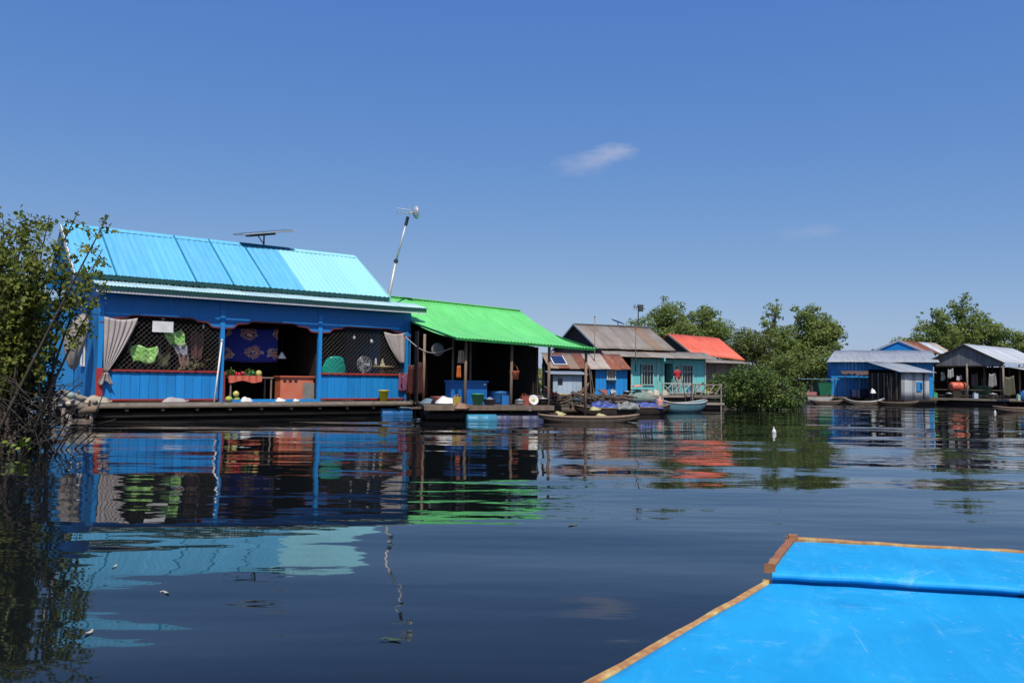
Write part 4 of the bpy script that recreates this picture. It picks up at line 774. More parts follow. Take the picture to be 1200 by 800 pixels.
roof(h3, (.1, -1.1, 2.83), (SK3, -1.1, 2.83), (SK3, .25, 3.26), (.1, .25, 3.26), 8, [zinc], pitch=.12, amp=.014, name='skirt_sheet')
roof(h3, (LN3 + .1, .2, 3.25), (SK3, .2, 3.25), (SK3, 3.2, 3.4), (LN3 + .1, 3.2, 3.4), 2, [zinc], pitch=.12, amp=.014, name='skirt_sheet')
W3, Z3 = 7.85, .62
wn3 = [(2.95, 3.80, 1.15, 2.42), (6.0, 6.85, 1.15, 2.42)]; door3 = (4.62, 5.35, Z3, 2.50)
plank_wall(h3, 'wall_board', turquoise, 2.2, W3, Z3, 2.78, -.35, .23, 'x', gap=.008, holes=wn3 + [door3])
plank_wall(h3, 'wall_board', turquoise, -.35, 5.8, Z3, 3.2, W3 + .0, .3, 'y', gap=.008); MB().box((.1, 2.7, 1.95), (.05, 6.0, 2.7)).build('side_wall', wood_dark, h3)
MB().box((3.9, 5.9, 1.95), (7.6, .05, 2.7)).build('rear_wall', dark_in, h3); MB().box((3.9, 3.0, 1.95), (7.6, .05, 2.6)).build('inner_wall', dark_in, h3)
for q in wn3:
    window(h3, *q, -.39, 'x', turq_frame, 3)
MB().box(((wn3[0][0] + wn3[0][1]) / 2, -.41, 2.0), (.9, .03, .04)).build('window_rail', turq_frame, h3); MB().box(((wn3[1][0] + wn3[1][1]) / 2, -.41, 2.0), (.9, .03, .04)).build('window_rail', turq_frame, h3)
MB().box((door3[0] - .04, -.39, 1.6), (.08, .05, 1.9)).build('door_frame', turq_frame, h3); MB().box((door3[1] + .02, -.39, 1.6), (.06, .05, 1.9)).build('door_frame', turq_frame, h3)
dl = MB().box((door3[1] - .02, .05, 1.56), (.04, .7, 1.85)).build('door_leaf', turquoise, h3)
for x in (2.2, 4.15, 7.83): MB().box((x, -.40, 1.7), (.09, .06, 2.16)).build('corner_post', turq_frame, h3)
MB().box((4.0, 2.0, Z3 - .08), (8.3, 8.2, .16)).build('deck', wood_old, h3); MB().box((4.5, -2.2, Z3 - .14), (7.2, .07, .14)).build('edge_board', wood_grey, h3)
for i in range(4): MB().tube([(0, -1.9 + i * 1.8, .15), (8, -1.9 + i * 1.8, .15)], .2, 7).build('float_log', wood_dark, h3, True)
MB().box((4.15, -.6, 2.93), (.14, .06, .12)).build('lamp_box', white_pl, h3)
MB().box((4.15, -1.13, 2.72), (.10, .05, .22)).build('bracket', turquoise, h3)
t = thing('lattice_railing', 'low pale railing with crossed bars on the turquoise house deck', 'railing', F3.p(3.4, -2.0, Z3), T3); rm = mat('pale_rail', (.42, .50, .46), (.34, .38, .34), rough=.7, scale=6)
for x in np.arange(0, 2.9, .7): MB().box((x, 0, .33), (.06, .06, .66)).build('baluster', rm, t)
for z in (.06, .64): MB().box((1.4, 0, z), (2.9, .05, .06)).build('rail', rm, t)
for k in range(4): MB().beam((k * .7 + .04, -.03, .1), (k * .7 + .66, -.03, .6), .035, .04).build('cross_bar', rm, t); MB().beam((k * .7 + .66, .03, .1), (k * .7 + .04, .03, .6), .035, .04).build('cross_bar', rm, t)
ag = mat('antenna_dark', (.05, .05, .06))
t = thing('television_antenna', 'small dark antenna on a pole behind the grey roof ridge', 'antenna', at(748, 384, 57)); q0 = at(748, 384, 57)
MB().tube([at(748, 400, 57) - q0, at(748, 357, 57) - q0], .04, 6).build('pole', ag, t)
b = MB(); b.tube([at(742, 359, 57) - q0, at(756, 362, 57) - q0], .03, 5)
for k, x in enumerate((743, 746, 750, 753)): b.tube([at(x, 359.5 + k * .4, 56.5) - q0 - Vector((0, 0, .2)), at(x + 1, 359.5 + k * .4, 57.5) - q0 + Vector((0, 0, .2))], .02, 4)
b.box(at(751, 361, 57) - q0, (.3, .25, .45)); b.build('elements', ag, t)
t = thing('solar_panel', 'tiny dark solar panel propped on the grey roof ridge', 'solar panel', F3.p(3.35, 3.0, G3 + .03), T3); rp_ = Matrix.Rotation(R(14), 3, 'Y') @ Matrix.Rotation(R(20), 3, 'X'); MB().box((0, 0, .26), (.75, .5, .05), rp_).build('panel', pv, t); MB().tube([(0, 0, -.05), (0, 0, .26)], .03, 5).build('stand', metal_dark, t)
for lb, px, y0, y1, Y in (('thin dark pole in front of the grey roof', 697, 372, 432, 47.5), ('bamboo pole in front of the rust streaked roof', 745, 386, 412, 48.5)):
    a = at(px, y1, Y); t = thing('thin_pole', lb, 'pole', a, 0, 'poles before the grey roof'); MB().tube([(0, 0, -1.2), at(px, y0, Y) - a], [.035, .025], 6).build('pole', wood_post, t, True); MB().lathe([(.04, 0), (.04, .06)], 6, at(px, y0, Y) - a).build('tip', wood_dark, t)

# ---- person in the doorway
def person(loc, rz):
    t = thing('person', 'person in a red shirt standing outside the turquoise house door', 'person', loc, rz)
    V = [(0, 0, .95), (0, 0, 1.12), (0, .01, 1.32), (0, 0, 1.43), (0, -.01, 1.50), (0, -.02, 1.58), (0, -.02, 1.67),
         (.10, 0, .90), (.11, -.02, .50), (.11, .02, .09), (.11, -.12, .04), (-.10, 0, .90), (-.12, .03, .50), (-.13, .06, .09), (-.13, -.07, .04),
         (.19, 0, 1.38), (.25, .03, 1.12), (.27, -.08, .90), (.27, -.12, .82), (-.19, 0, 1.38), (-.25, .0, 1.12), (-.22, -.16, .98), (-.19, -.22, .93)]
    Rr = [.15, .13, .15, .10, .055, .085, .075, .095, .06, .042, .035, .095, .06, .042, .035, .065, .045, .034, .03, .065, .045, .034, .03]
    E = [(0, 1), (1, 2), (2, 3), (3, 4), (4, 5), (5, 6), (0, 7), (7, 8), (8, 9), (9, 10), (0, 11), (11, 12), (12, 13), (13, 14), (3, 15), (15, 16), (16, 17), (17, 18), (3, 19), (19, 20), (20, 21), (21, 22)]
    for h, s in ((18, 1), (22, -1)):
        for k in range(5):
            x, y, z = V[h]; V.append((x + .012 * (k - 2), y - .03 - (.0 if k else -.01), z - (.085 if k else .04))); Rr.append(.010); E.append((h, len(V) - 1))
    me = bpy.data.meshes.new('body'); me.from_pydata(V, E, []); me.materials.append(skin_m); o = bpy.data.objects.new('body', me); COL.objects.link(o); o.parent = t
    bpy.context.view_layer.objects.active = o; sk = o.modifiers.new('skin', 'SKIN'); ly = me.skin_vertices[0] if me.skin_vertices else None
    for i, r in enumerate(Rr): me.skin_vertices[0].data[i].radius = (r, r * .85); me.skin_vertices[0].data[i].use_root = (i == 0)
    o.modifiers.new('sub', 'SUBSURF').render_levels = 2
    sh = MB(); sh.lathe([(.20, .93), (.19, 1.05), (.185, 1.2), (.20, 1.34), (.15, 1.43), (.07, 1.46)], 16); sh.v = [(x, y * .72, z) for x, y, z in sh.v]
    for s, el in ((1, (.26, .03, 1.12)), (-1, (-.26, 0, 1.12))): sh.tube([(s * .13, 0, 1.40), (s * .21, .01, 1.36), el], [.08, .085, .075], 10)
    sh.build('shirt', red_cloth, t, True)
    tr = MB()
    for s, kn, an in ((1, (.11, -.02, .5), (.11, .02, .42)), (-1, (-.12, .03, .5), (-.12, .04, .42))): tr.tube([(s * .09, 0, .98), (s * .105, 0, .8), kn, an], [.12, .115, .085, .085], 10)
    tr.build('trousers', mat('pale_trousers', (.48, .44, .42), rough=.85), t, True)
    hr = MB(); hr.lathe([(.004, .115), (.06, .10), (.095, .04), (.098, -.02), (.07, -.09), (.01, -.10)], 14, (0, .012, 1.63)); hr.build('hair', hair_m, t, True)
    for s in (-1, 1): MB().lathe([(.003, -.008), (.008, 0), (.003, .008)], 6, (s * .03, -.102, 1.61), Matrix.Rotation(R(90), 3, 'X')).build('eye', black, t)
    MB().tube([(0, -.10, 1.615), (0, -.122, 1.58), (0, -.10, 1.575)], [.008, .014, .008], 6).build('nose', skin_m, t, True); MB().box((0, -.10, 1.55), (.04, .012, .008)).build('mouth', mat('lips', (.2, .06, .05)), t)
person(F3.p(5.1, -1.15, Z3), T3 + .2)

# ================================================================== HOUSE 4 : orange roof
T4 = R(25); e4 = atx(812, 58, 0); F4 = Frame(e4.x, e4.y, T4)
h4 = thing('floating_house', 'grey boarded floating house with vivid orange red roof', 'house', F4.o, T4, 'floating houses')
roof(h4, (0, 0, 3.35), (4.7, 0, 3.0), (4.7, 3, 4.75), (0, 3, 4.93), 5, [roof_orange], pitch=.12, amp=.016); roof(h4, (4.7, 6, 3.2), (0, 6, 3.3), (0, 3, 4.93), (4.7, 3, 4.75), 5, [roof_orange], pitch=.12, amp=.016)
MB().prism([(.1, .1, 3.25), (.1, 3, 4.83), (.1, 5.9, 3.25)], (.05, 0, 0)).build('gable', wood_dark, h4); MB().beam((-.03, -.03, 3.3), (-.03, 3, 4.88), .05, .12).build('rake_board', wood_grey, h4)
roof(h4, (0.2, -.9, 2.75), (4.4, -.9, 2.72), (4.4, .2, 2.95), (.2, .2, 3.05), 4, [zinc], pitch=.12, amp=.014, name='skirt_sheet')
plank_wall(h4, 'wall_board', wood_grey, .3, 4.4, .6, 2.95, .2, .24, 'x'); plank_wall(h4, 'wall_board', wood_grey, .2, 5.8, .6, 3.2, .3, .35, 'y'); plank_wall(h4, 'wall_board', wood_grey, .2, 5.8, .6, 2.9, 4.4, .35, 'y')
MB().box((2.3, 2.5, .5), (4.6, 7, .14)).build('deck', wood_old, h4)
for i in range(3): MB().tube([(0, i * 2.4, .2), (4.6, i * 2.4, .2)], .2, 7).build('float_log', wood_dark, h4, True)

# ================================================================== HOUSE 5 : rust-roofed blue shack, pale shack
T5 = R(8); F5 = Frame(*atx(642, 46, 0).xy, T5)
h5 = thing('floating_house', 'low bright blue shack under patched rusty roof sheets', 'house', F5.o, T5, 'floating houses')
W5 = 4.75
roof(h5, (0, -.3, 2.02), (W5, -.3, 2.0), (W5, 2.4, 2.95), (0, 2.4, 2.98), 8, [rust_brown, rust, rust_brown, rust, rust_pale, rust_pale, rust, rust], pitch=.10, amp=.014, lap=.02)
plank_wall(h5, 'wall_board', blue_paint, 2.75, W5 - .15, .55, 2.02, .05, .23, 'x', gap=.008, holes=[(3.45, 3.85, 1.45, 1.92)])
window(h5, 3.42, 3.88, 1.45, 1.92, .0, 'x', turq_frame, 2, pane_m=mat('rose_pane', (.45, .2, .16)))
plank_wall(h5, 'wall_board', wood_dark, 0.1, 2.7, .55, 2.0, .9, .26, 'x'); plank_wall(h5, 'wall_board', wood_dark, .05, 2.3, .55, 2.2, W5 - .15, .3, 'y', topz=lambda y: 2.0 + .33 * y); MB().box((W5 / 2, 2.35, 1.7), (W5 - .2, .05, 2.3)).build('rear_wall', dark_in, h5)
MB().box((W5 / 2, .6, .48), (W5 + .3, 4.0, .12)).build('deck', wood_old, h5); MB().box((W5 / 2, -1.42, .50), (W5 + .3, .06, .12)).build('edge_board', wood_grey, h5)
for i in range(3): MB().tube([(0, -1 + i * 1.3, .2), (W5, -1 + i * 1.3, .2)], .18, 7).build('float_log', wood_dark, h5, True)
MB().box((3.65, -.12, 1.33), (.55, .25, .04)).build('window_shelf', wood_dark, h5)
t = thing('solar_panel', 'white framed solar panel lying on the rusty roof', 'solar panel', F5.p(.75, .85, 2.46), T5); rs = Matrix.Rotation(R(20.5), 3, 'X') ; MB().box((0, 0, .05), (.80, 1.5, .04), rs).build('frame', white_paint, t); MB().box((0, 0, .076), (.70, 1.38, .012), rs).build('cells', pv, t)
for sx in (-.3, .3): MB().box((sx, 0, .0), (.05, 1.4, .06), rs).build('batten', wood_old, t)
p = atx(648, 41, 0); F9 = Frame(p.x, p.y, R(6)); h9 = thing('floating_shack', 'small pale blue shack with flat grey roof below the solar panel', 'shack', F9.o, F9.t)
plank_wall(h9, 'wall_board', pale_blue, 0, 1.45, .62, 1.62, 0, .24, 'x', gap=.006, holes=[(.18, .45, 1.1, 1.45)]); plank_wall(h9, 'wall_board', pale_blue, 0, 1.8, .62, 1.62, 1.45, .3, 'y', gap=.006)
sheet(h9, 'roof_sheet', zinc_grey, (-.2, -.25, 1.66), (1.75, -.25, 1.66), (1.75, 1.9, 1.84), (-.2, 1.9, 1.84), .1, .012); MB().box((.7, 1.0, .55), (1.9, 2.4, .14)).build('deck', wood_grey, h9); MB().tube([(0, .2, .25), (1.5, .2, .25)], .2, 7).build('float_log', wood_dark, h9, True); MB().box((.32, .05, 1.28), (.3, .03, .36)).build('opening', window_dark, h9)

# ================================================================== boats
def canoe(name, label, loc, rz, Ln, beam, h, m, inner=None, rise=.35, stern=.7, group='small boats moored by the houses', thwarts=3, bow_m=None, cat='boat'):
    t = thing(name, label, cat, loc, rz, group); nu, nv = 22, 8
    def prof(u):
        w_ = (math.sin(math.pi * min(1, max(0, u)) ** .85)) ** .55 * beam / 2 * (1 if u > .5 else 1); e = abs(2 * u - 1) ** 3; rs = rise * (1 if u > .5 else stern); return max(.02, w_), h + e * rs, e * (rs * .75 + h * .7)
    def hull(off, dz):
        def fn(u, v):
            w_, top, bot = prof(u); w_ = max(.01, w_ - off); a = (v - .5) * math.pi; s = math.sin(a); c = math.cos(a)
            return ((u - .5) * (Ln - off), w_ * (abs(s) ** .7) * (1 if s > 0 else -1), top - (top - bot - dz) * (max(0, c) ** .6))
        return fn
    b = MB(); b.grid(hull(0, 0), nu, nv); b.v = [(x, y, z - .12) for x, y, z in b.v]; b.build('hull', m, t, True)
    i_ = MB(); i_.grid(hull(.035, .04), nu, nv); i_.v = [(x, y, z - .12) for x, y, z in i_.v]; i_.build('lining', inner or m, t, True)
    for s in (-1, 1):
        MB().tube([((u - .5) * Ln, s * prof(u)[0], prof(u)[1] - .12) for u in [k / 22 for k in range(23)]], .028, 5).build('gunwale', bow_m or wood_post, t, True)
    for k in range(thwarts):
        u = .25 + .5 * k / max(1, thwarts - 1); MB().box(((u - .5) * Ln, 0, h - .2), (.16, prof(u)[0] * 2 - .06, .03)).build('thwart', wood_grey, t)
    if bow_m: MB().prism([(Ln * .5, 0, prof(1)[1] - .11), (Ln * .36, prof(.86)[0], prof(.86)[1] - .11), (Ln * .36, -prof(.86)[0], prof(.86)[1] - .11)], (0, 0, .025)).build('bow_deck', bow_m, t)
    return t
def tarp_heap(label, loc, rz, sx, sy, sz, m, cat='tarp', group=None):
    t = thing('tarp_heap', label, cat, loc, rz, group); q = random.Random(len(label)); ph = q.uniform(0, 6); b = MB()
    b.grid(lambda u, v: (sx * (u - .5), sy * (v - .5), sz * (math.sin(math.pi * u) * math.sin(math.pi * v)) ** .35 * (.75 + .9 * noise.noise(Vector((u * 4 + ph, v * 3, 0))) + .5 * abs(noise.noise(Vector((u * 11, v * 8, ph))))) if 0 < u < 1 and 0 < v < 1 else 0), 30, 20); b.build('sheet', m, t, True, solid=.01)
    MB().tube([(-sx * .45, -sy * .3, sz * .4), (0, -sy * .35, sz * .95), (sx * .45, -sy * .3, sz * .3)], .012, 4).build('rope', wood_grey, t, True); return t
c1 = onz(690, 494, 0); canoe('canoe', 'long grey wooden canoe moored closest to the green roofed house', (c1.x, c1.y, 0), R(4), 3.3, .75, .27, wood_old, wood_grey, .10)
c2 = atx(712, 31.5, 0); canoe('canoe', 'dark canoe carrying a blue tarp behind the long grey canoe', (c2.x, c2.y, 0), R(10), 2.6, .8, .42, wood_dark, wood_old, .15); tarp_heap('blue tarp heaped in the dark canoe left of the pale sheet', (c2.x - .15, c2.y - .05, .26), R(10), 1.1, .6, .27, tarp_blue, group='blue tarps on the boats'); tarp_heap('pale grey sheet beside the left blue tarp', (c2.x + .72, c2.y - .05, .26), R(14), .9, .6, .26, mat('pale_sheet', (.26, .28, .27), (.18, .2, .2), scale=6), group=None)
c3 = atx(752, 33.5, 0); canoe('canoe', 'dark canoe under the right blue tarp', (c3.x, c3.y, 0), R(8), 2.4, .8, .4, wood_dark, wood_old, .15); tarp_heap('blue tarp spread flat on the canoe left of the white bow', (c3.x + .1, c3.y, .24), R(8), 1.5, .66, .22, tarp_blue, group='blue tarps on the boats')
c4 = atx(798, 36.5, 0); canoe('canoe', 'turquoise boat with white bow before the turquoise house', (c4.x, c4.y, .03), R(218), 3.4, .95, .48, hull_turq, hull_turq, .22, bow_m=hull_white)
c5 = atx(664, 39, 0); canoe('canoe', 'dark red boat with raised prow before the pale blue shack', (c5.x, c5.y, .45), R(12), 2.2, .7, .35, dark_red, dark_red, .55)
t = thing('cargo_box', 'cream wooden box on the raft below the dark red boat', 'box', atx(669, 33.5, .42), R(5)); MB().box((0, 0, .17), (.95, .5, .34)).build('box', cream, t); MB().box((0, 0, .36), (1.0, .55, .03)).build('lid', cream, t)
t = thing('raft', 'rough dark raft loaded with brushwood right of the green roofed house', 'raft', atx(682, 33.0, 0), R(6))
for k in range(7): MB().tube([(-1.9, -1 + k * .33, .18), (1.9, -1 + k * .33, .2)], .15, 7).build('log', wood_old, t, True)
MB().box((0, 0, .37), (3.7, 2.2, .06)).build('deck', wood_old, t)
bw = MB()
for k in range(130):
    a = Vector((r_.uniform(-1.8, 1.8), r_.uniform(-1.0, .2), .4 + r_.uniform(0, .35))); d = Vector((r_.gauss(0, 1), r_.gauss(0, .4), r_.gauss(0, .25))).normalized() * r_.uniform(.2, .55); bw.tube([a - d, a + d], r_.uniform(.015, .045), 5)
o = bw.build('brushwood', mat('brush', (.10, .075, .06), (.16, .13, .11), rough=.9, scale=4, var=.2), t); o['kind'] = 'stuff'
for lb, px, py, Y, m_ in (('orange crate beside the last closed post', 647, 463, 32.5, orange), ('reddish crate at the back right of the raft', 716, 466, 33.5, mat('redcrate', (.3, .12, .1))), ('black tub in the middle of the raft', 690, 470, 32.6, black)):
    p = at(px, py, Y); t = thing('crate', lb, 'crate', (p.x, p.y, .40), R(r_.uniform(-10, 10)), 'crates on the raft')
    for z in (.06, .17, .28): MB().box((0, 0, z), (.44, .32, .075)).build('slat', m_, t)
    MB().box((0, 0, .17), (.40, .28, .30)).build('core', m_, t)
for lb, px, py, Y in (('pale yellow bundle on the left end of the long grey canoe', 655, 482.5, 28.2), ('pale yellow bundle on the right end of the long grey canoe', 704, 485, 28.3), ('small pale bundle left of the blue tarp', 697, 477, 30.5)):
    p = at(px, py, Y); sack('cloth_bundle', lb, (p.x, p.y, p.z - .12), .3, mat('paleyellow', (.50, .47, .22)), .42, .28, .13, cat='bundle', group='pale bundles on the boats')
# pinkish parasol-like cover and red white jug
t = thing('plastic_jug', 'red and white jug between the right blue tarp and the white bow', 'jug', at(773, 474, 35) - Vector((0, 0, .15)), 0); MB().lathe([(.13, 0), (.15, .03), (.15, .26), (.12, .34), (.05, .40), (.05, .46)], 14).build('body', mat('redwhite', (.55, .12, .09), (.7, .55, .5), scale=6), t, True); MB().lathe([(.06, .46), (.06, .50)], 10).build('cap', white_pl, t); MB().tube([(.05, 0, .42), (.14, 0, .42), (.15, 0, .28)], .018, 5).build('handle', white_pl, t, True)
t = thing('upturned_boat', 'green grey upturned boat with pink patch left of the pale railing', 'boat', atx(750, 42, .35), R(20)); b = MB(); b.grid(lambda u, v: (1.7 * (u - .5), (v - .5) * .8 * math.sin(math.pi * u) ** .5, .55 * math.sin(math.pi * u) ** .6 * math.sin(math.pi * v) ** .7 if 0 < v < 1 else 0), 18, 10); b.build('hull', mat('greygreen_hull', (.12, .2, .18), (.2, .25, .22), rough=.8, scale=5, stain=(.3, .16, .12), stain_amt=.5), t, True, solid=.03); MB().box((0, 0, .56), (1.1, .06, .05)).build('keel', wood_old, t)
t = thing('pink_cushion', 'pinkish orange pad lying on the upturned boat', 'pad', at(747, 453, 41.7), R(20)); b = MB(); b.grid(lambda u, v: (.5 * (u - .5), .3 * (v - .5), .1 * (math.sin(math.pi * u) * math.sin(math.pi * v)) ** .4 if 0 < u < 1 and 0 < v < 1 else 0), 10, 8); b.build('pad', mat('pinkpad', (.62, .26, .18)), t, True, solid=.02); MB().tube([(-.25, -.15, 0), (.25, -.15, 0)], .012, 5).build('piping', white_pl, t)
# white sacks along the turquoise deck
for k, (lb, px) in enumerate((('cream sack by the left end of the pale railing', 761), ('pale sack by the middle of the pale railing', 769), ('white sack below the person', 779))):
    p = at(px, 457 + k, 43.5); sack('cloth_bundle', lb, (p.x, p.y, .62), .2, mat('creamsack', (.5, .46, .34)), .4, .3, .3, cat='bundle', group='sacks on the turquoise deck')
# landing stage with diagonal-braced rail
p = atx(811, 40, 0); t = thing('landing_stage', 'small grey landing stage with diagonal braced rail beside the bush', 'jetty', p, R(4)); W_ = 1.42
for k in range(7): MB().box((W_ * (k + .5) / 7, .5, .60), (W_ / 7 - .015, 1.2, .04)).build('plank', wood_grey, t)
for x in (0, W_): 
    MB().box((x, -.08, .62), (.06, .06, 1.32)).build('post', wood_grey, t); MB().box((x, 1.0, .3), (.06, .06, .7)).build('post', wood_dark, t)
for z in (1.22, .68): MB().box((W_ / 2, -.1, z), (W_ + .1, .05, .07)).build('rail', wood_grey, t)
for k in range(4): MB().beam((W_ * k / 4 + .03, -.12, .72), (W_ * (k + 1) / 4 - .02, -.12, 1.19), .04, .06).build('brace', wood_grey, t)
MB().box((W_ / 2, -.1, .30), (W_ + .3, .06, .10)).build('lower_rail', wood_grey, t); MB().tube([(-.1, .1, .12), (W_ + .1, .1, .12)], .14, 7).build('float_log', wood_dark, t, True); MB().box((W_ / 2, .5, .42), (W_, 1.0, .1)).build('frame', wood_dark, t)
# covered boat with green tarp
p = atx(957, 57, 0); t = canoe('covered_boat', 'white hulled boat with green tarp cover moored right of the bush', (p.x, p.y, .05), R(3), 2.4, 1.0, .55, hull_white, hull_white, .1, thwarts=1)
MB().prism([(.05, -.45, .55), (.8, -.45, .55), (.95, -.45, 1.45), (-.1, -.45, 1.45)], (0, .9, 0)).build('tarp_side', tarp_green, t); MB().box((0, 0, 1.62), (2.7, 1.2, .05)).build('roof_panel', hull_turq, t)
for x in (-1.1, 1.1):
    for y in (-.42, .42): MB().tube([(x, y, .3), (x, y, 1.6)], .025, 5).build('roof_post', wood_dark, t)
MB().box((-.55, -.3, .62), (.7, .3, .22)).build('pink_bundle', mat('pinkb', (.5, .2, .2)), t)

# ================================================================== HOUSE 6 : blue house right
p = atx(974, 60, 0); F6 = Frame(p.x, p.y, R(-15)); h6 = thing('floating_house', 'bright blue floating house with grey lean-to roof and blue gable behind', 'house', F6.o, F6.t, 'floating houses')
W6 = 5.4
roof(h6, (-.35, -.6, 2.95), (W6 + 1.7, -.6, 2.95), (W6 + 1.9, 2.8, 3.92), (.6, 2.8, 3.92), 8, [zinc_grey], pitch=.12, amp=.014)
plank_wall(h6, 'wall_board', blue_paint, 0, W6 + 1.4, .45, 3.0, 0, .24, 'x', gap=.008); plank_wall(h6, 'wall_board', blue_side, 0.05, 2.6, .45, 2.9, .03, .3, 'y', topz=lambda y: 2.95 + .2 * max(0, y - .3)); 
MB().box((3.4, 2.0, .38), (7.4, 5.4, .14)).build('deck', wood_old, h6)
for i in range(3): MB().tube([(-.2, -.5 + i * 2, .15), (5.5, -.5 + i * 2, .15)], .18, 7).build('float_log', wood_dark, h6, True)
i6 = F6.m.inverted()
def L6(px, py, Y): return i6 @ (at(px, py, Y) - F6.o)
ap, gl6, gr6, rk, rke = L6(1053, 400, 64.5), L6(1019, 414, 66.8), L6(1084, 413, 62.0), L6(1096, 402, 67.6), L6(1118, 415, 65.5)
MB().prism([gl6, ap, gr6], (.05, .06, 0)).build('gable', blue_paint, h6)
MB().beam(gl6 + Vector((-.1, -.06, .03)), ap + Vector((-.03, -.06, .06)), .06, .14).build('rake_board', white_paint, h6); MB().beam(ap + Vector((-.03, -.06, .06)), gr6 + Vector((0, -.06, .03)), .06, .14).build('rake_board', white_paint, h6)
roof(h6, gr6 + Vector((0, 0, .02)), rke, rk, ap + Vector((0, 0, .08)), 4, [rust, rust, zinc_light, rust_pale], pitch=.12, amp=.014, lap=.01)
plank_wall(h6, 'wall_board', blue_side, gl6.x, gr6.x, .45, gl6.z - .05, (gl6.y + gr6.y) / 2 + 1.2, .4, 'x')
t = thing('cloth_awning', 'ragged brown awning on thin poles before the blue house', 'awning', F6.p(.7, -1.6, .45), F6.t)
b = MB(); b.grid(lambda u, v: (2.9 * u - .1, 1.3 * v, 1.62 + .25 * v + .08 * math.sin(u * 9) * (1 - v) - .1 * math.sin(math.pi * v) - (.12 * math.sin(u * 23) ** 2 if v == 0 else 0)), 34, 6); b.build('awning', tarp_brown, t, True, solid=.01)
for x in (.05, 1.0, 1.9, 2.7): MB().tube([(x, .05, -.1), (x, .05, 1.66)], .03, 5).build('pole', wood_dark, t)
p = atx(1012, 55.5, 0); canoe('canoe', 'slim canoe with pale upturned ends before the blue house', (p.x, p.y, .0), R(-3), 2.7, .62, .30, wood_old, wood_old, .24, 1.0, bow_m=hull_white)
for lb, px, s_ in (('dark crate left of the awning pole', 1001, .5), ('dark crate right under the awning', 1013, .6)):
    p = atx(px, 58.6, .45); t = thing('crate', lb, 'crate', p, 0, 'crates under the awning')
    MB().box((0, 0, s_ / 2), (s_, .4, s_)).build('core', mat('navy_box', (.02, .03, .10)), t)
    for z in (.15, .35, .5): MB().box((0, -.21, z * s_ * 1.6), (s_ + .02, .02, .06)).build('slat', mat('navy_slat', (.03, .04, .12)), t)
p = at(1023, 459, 55.6); sack('cloth_bundle', 'white bundle at the right end of the slim canoe', (p.x, p.y, p.z - .1), 0, white_pl, .35, .25, .3, cat='bundle')

# ================================================================== HOUSE 7 : grey shack
T7 = R(22); p = atx(1056, 55, 0); F7 = Frame(p.x, p.y, T7); h7 = thing('floating_shack', 'small grey zinc shack with dark slatted side and blue hatch', 'shack', F7.o, T7)
W7 = 2.55
n7 = 8
for k in range(n7): sheet(h7, 'wall_sheet', zinc_light if k % 3 else zinc_grey, (W7 * k / n7, 0, .35), (W7 * (k + 1) / n7, 0, .35), (W7 * (k + 1) / n7, 0, 2.18), (W7 * k / n7, 0, 2.18), .08, .008)
for k in range(11): piece('slat', (0 - .02, .1 + k * .26, 1.25), (.03, .15, 1.8), wood_old if k % 2 else wood_dark, h7)
MB().box((.08, 1.4, 1.25), (.03, 2.8, 1.8)).build('side_backing', dark_in, h7); MB().box((1.25, 2.8, 1.4), (2.5, .04, 2.0)).build('rear_wall', dark_in, h7)
roof(h7, (-.5, -.35, 2.2), (W7 + .3, -.35, 2.2), (W7 + .3, 2.9, 2.95), (-.2, 2.9, 2.95), 3, [zinc_grey], pitch=.1, amp=.012)
MB().box((1.2, 1.2, .28), (3.0, 3.4, .12)).build('deck', wood_dark, h7); MB().tube([(-.3, -.2, .1), (2.8, -.2, .1)], .14, 7).build('float_log', wood_dark, h7, True); MB().tube([(-.3, 1.4, .1), (2.8, 1.4, .1)], .14, 7).build('float_log', wood_dark, h7, True)
hp = MB().box((1.6, -.05, 1.25), (.5, .05, .62)).build('hatch', blue_paint, h7); MB().box((1.72, -.085, 1.25), (.14, .02, .4)).build('hatch_opening', window_dark, hp)
MB().beam((2.0, -.05, .4), (2.0, -.05, 2.15), .05, .04).build('frame_strip', wood_dark, h7)

# ================================================================== HOUSE 8 : open house with bright zinc roof
T8 = R(40); apx = at(1130, 403, 57); F8 = Frame(apx.x, apx.y, T8); h8 = thing('floating_house', 'open sided floating house with bright zinc roof at the right edge', 'house', F8.o, T8, 'floating houses')
HW, RL, EZ8, AZ8 = 2.55, 9.0, 2.92, apx.z
roof(h8, (-.15, -HW, EZ8), (RL, -HW, EZ8), (RL, 0, AZ8), (-.15, 0, AZ8), 9, [zinc_light], pitch=.11, amp=.014); roof(h8, (RL, HW, EZ8 + .1), (-.15, HW, EZ8 + .1), (-.15, 0, AZ8), (RL, 0, AZ8), 9, [zinc_light], pitch=.11, amp=.014)
for i in range(18):
    y0 = -HW + .12 + i * (2 * HW - .24) / 18; y1 = y0 + (2 * HW - .24) / 18 - .012; top = lambda y: AZ8 - .06 - (AZ8 - EZ8) * abs(y) / HW
    MB().prism([(0, y0, 2.72), (0, y1, 2.72), (0, y1, max(2.75, top(y1))), (0, y0, max(2.75, top(y0)))], (.03, 0, 0)).build('gable_board', mat('gable_grey', (.16, .17, .18), (.12, .125, .13), rough=.8, scale=4, stretch=(1, 3, .5), var=.18), h8)
MB().beam((-.17, -HW - .03, EZ8 - .05), (-.17, 0, AZ8 - .05), .05, .09).build('rake_board', wood_dark, h8); MB().beam((-.17, HW + .03, EZ8 + .05), (-.17, 0, AZ8 - .05), .05, .09).build('rake_board', wood_dark, h8); MB().box((0, 0, 2.70), (.08, 2 * HW, .08)).build('tie_beam', wood_dark, h8)
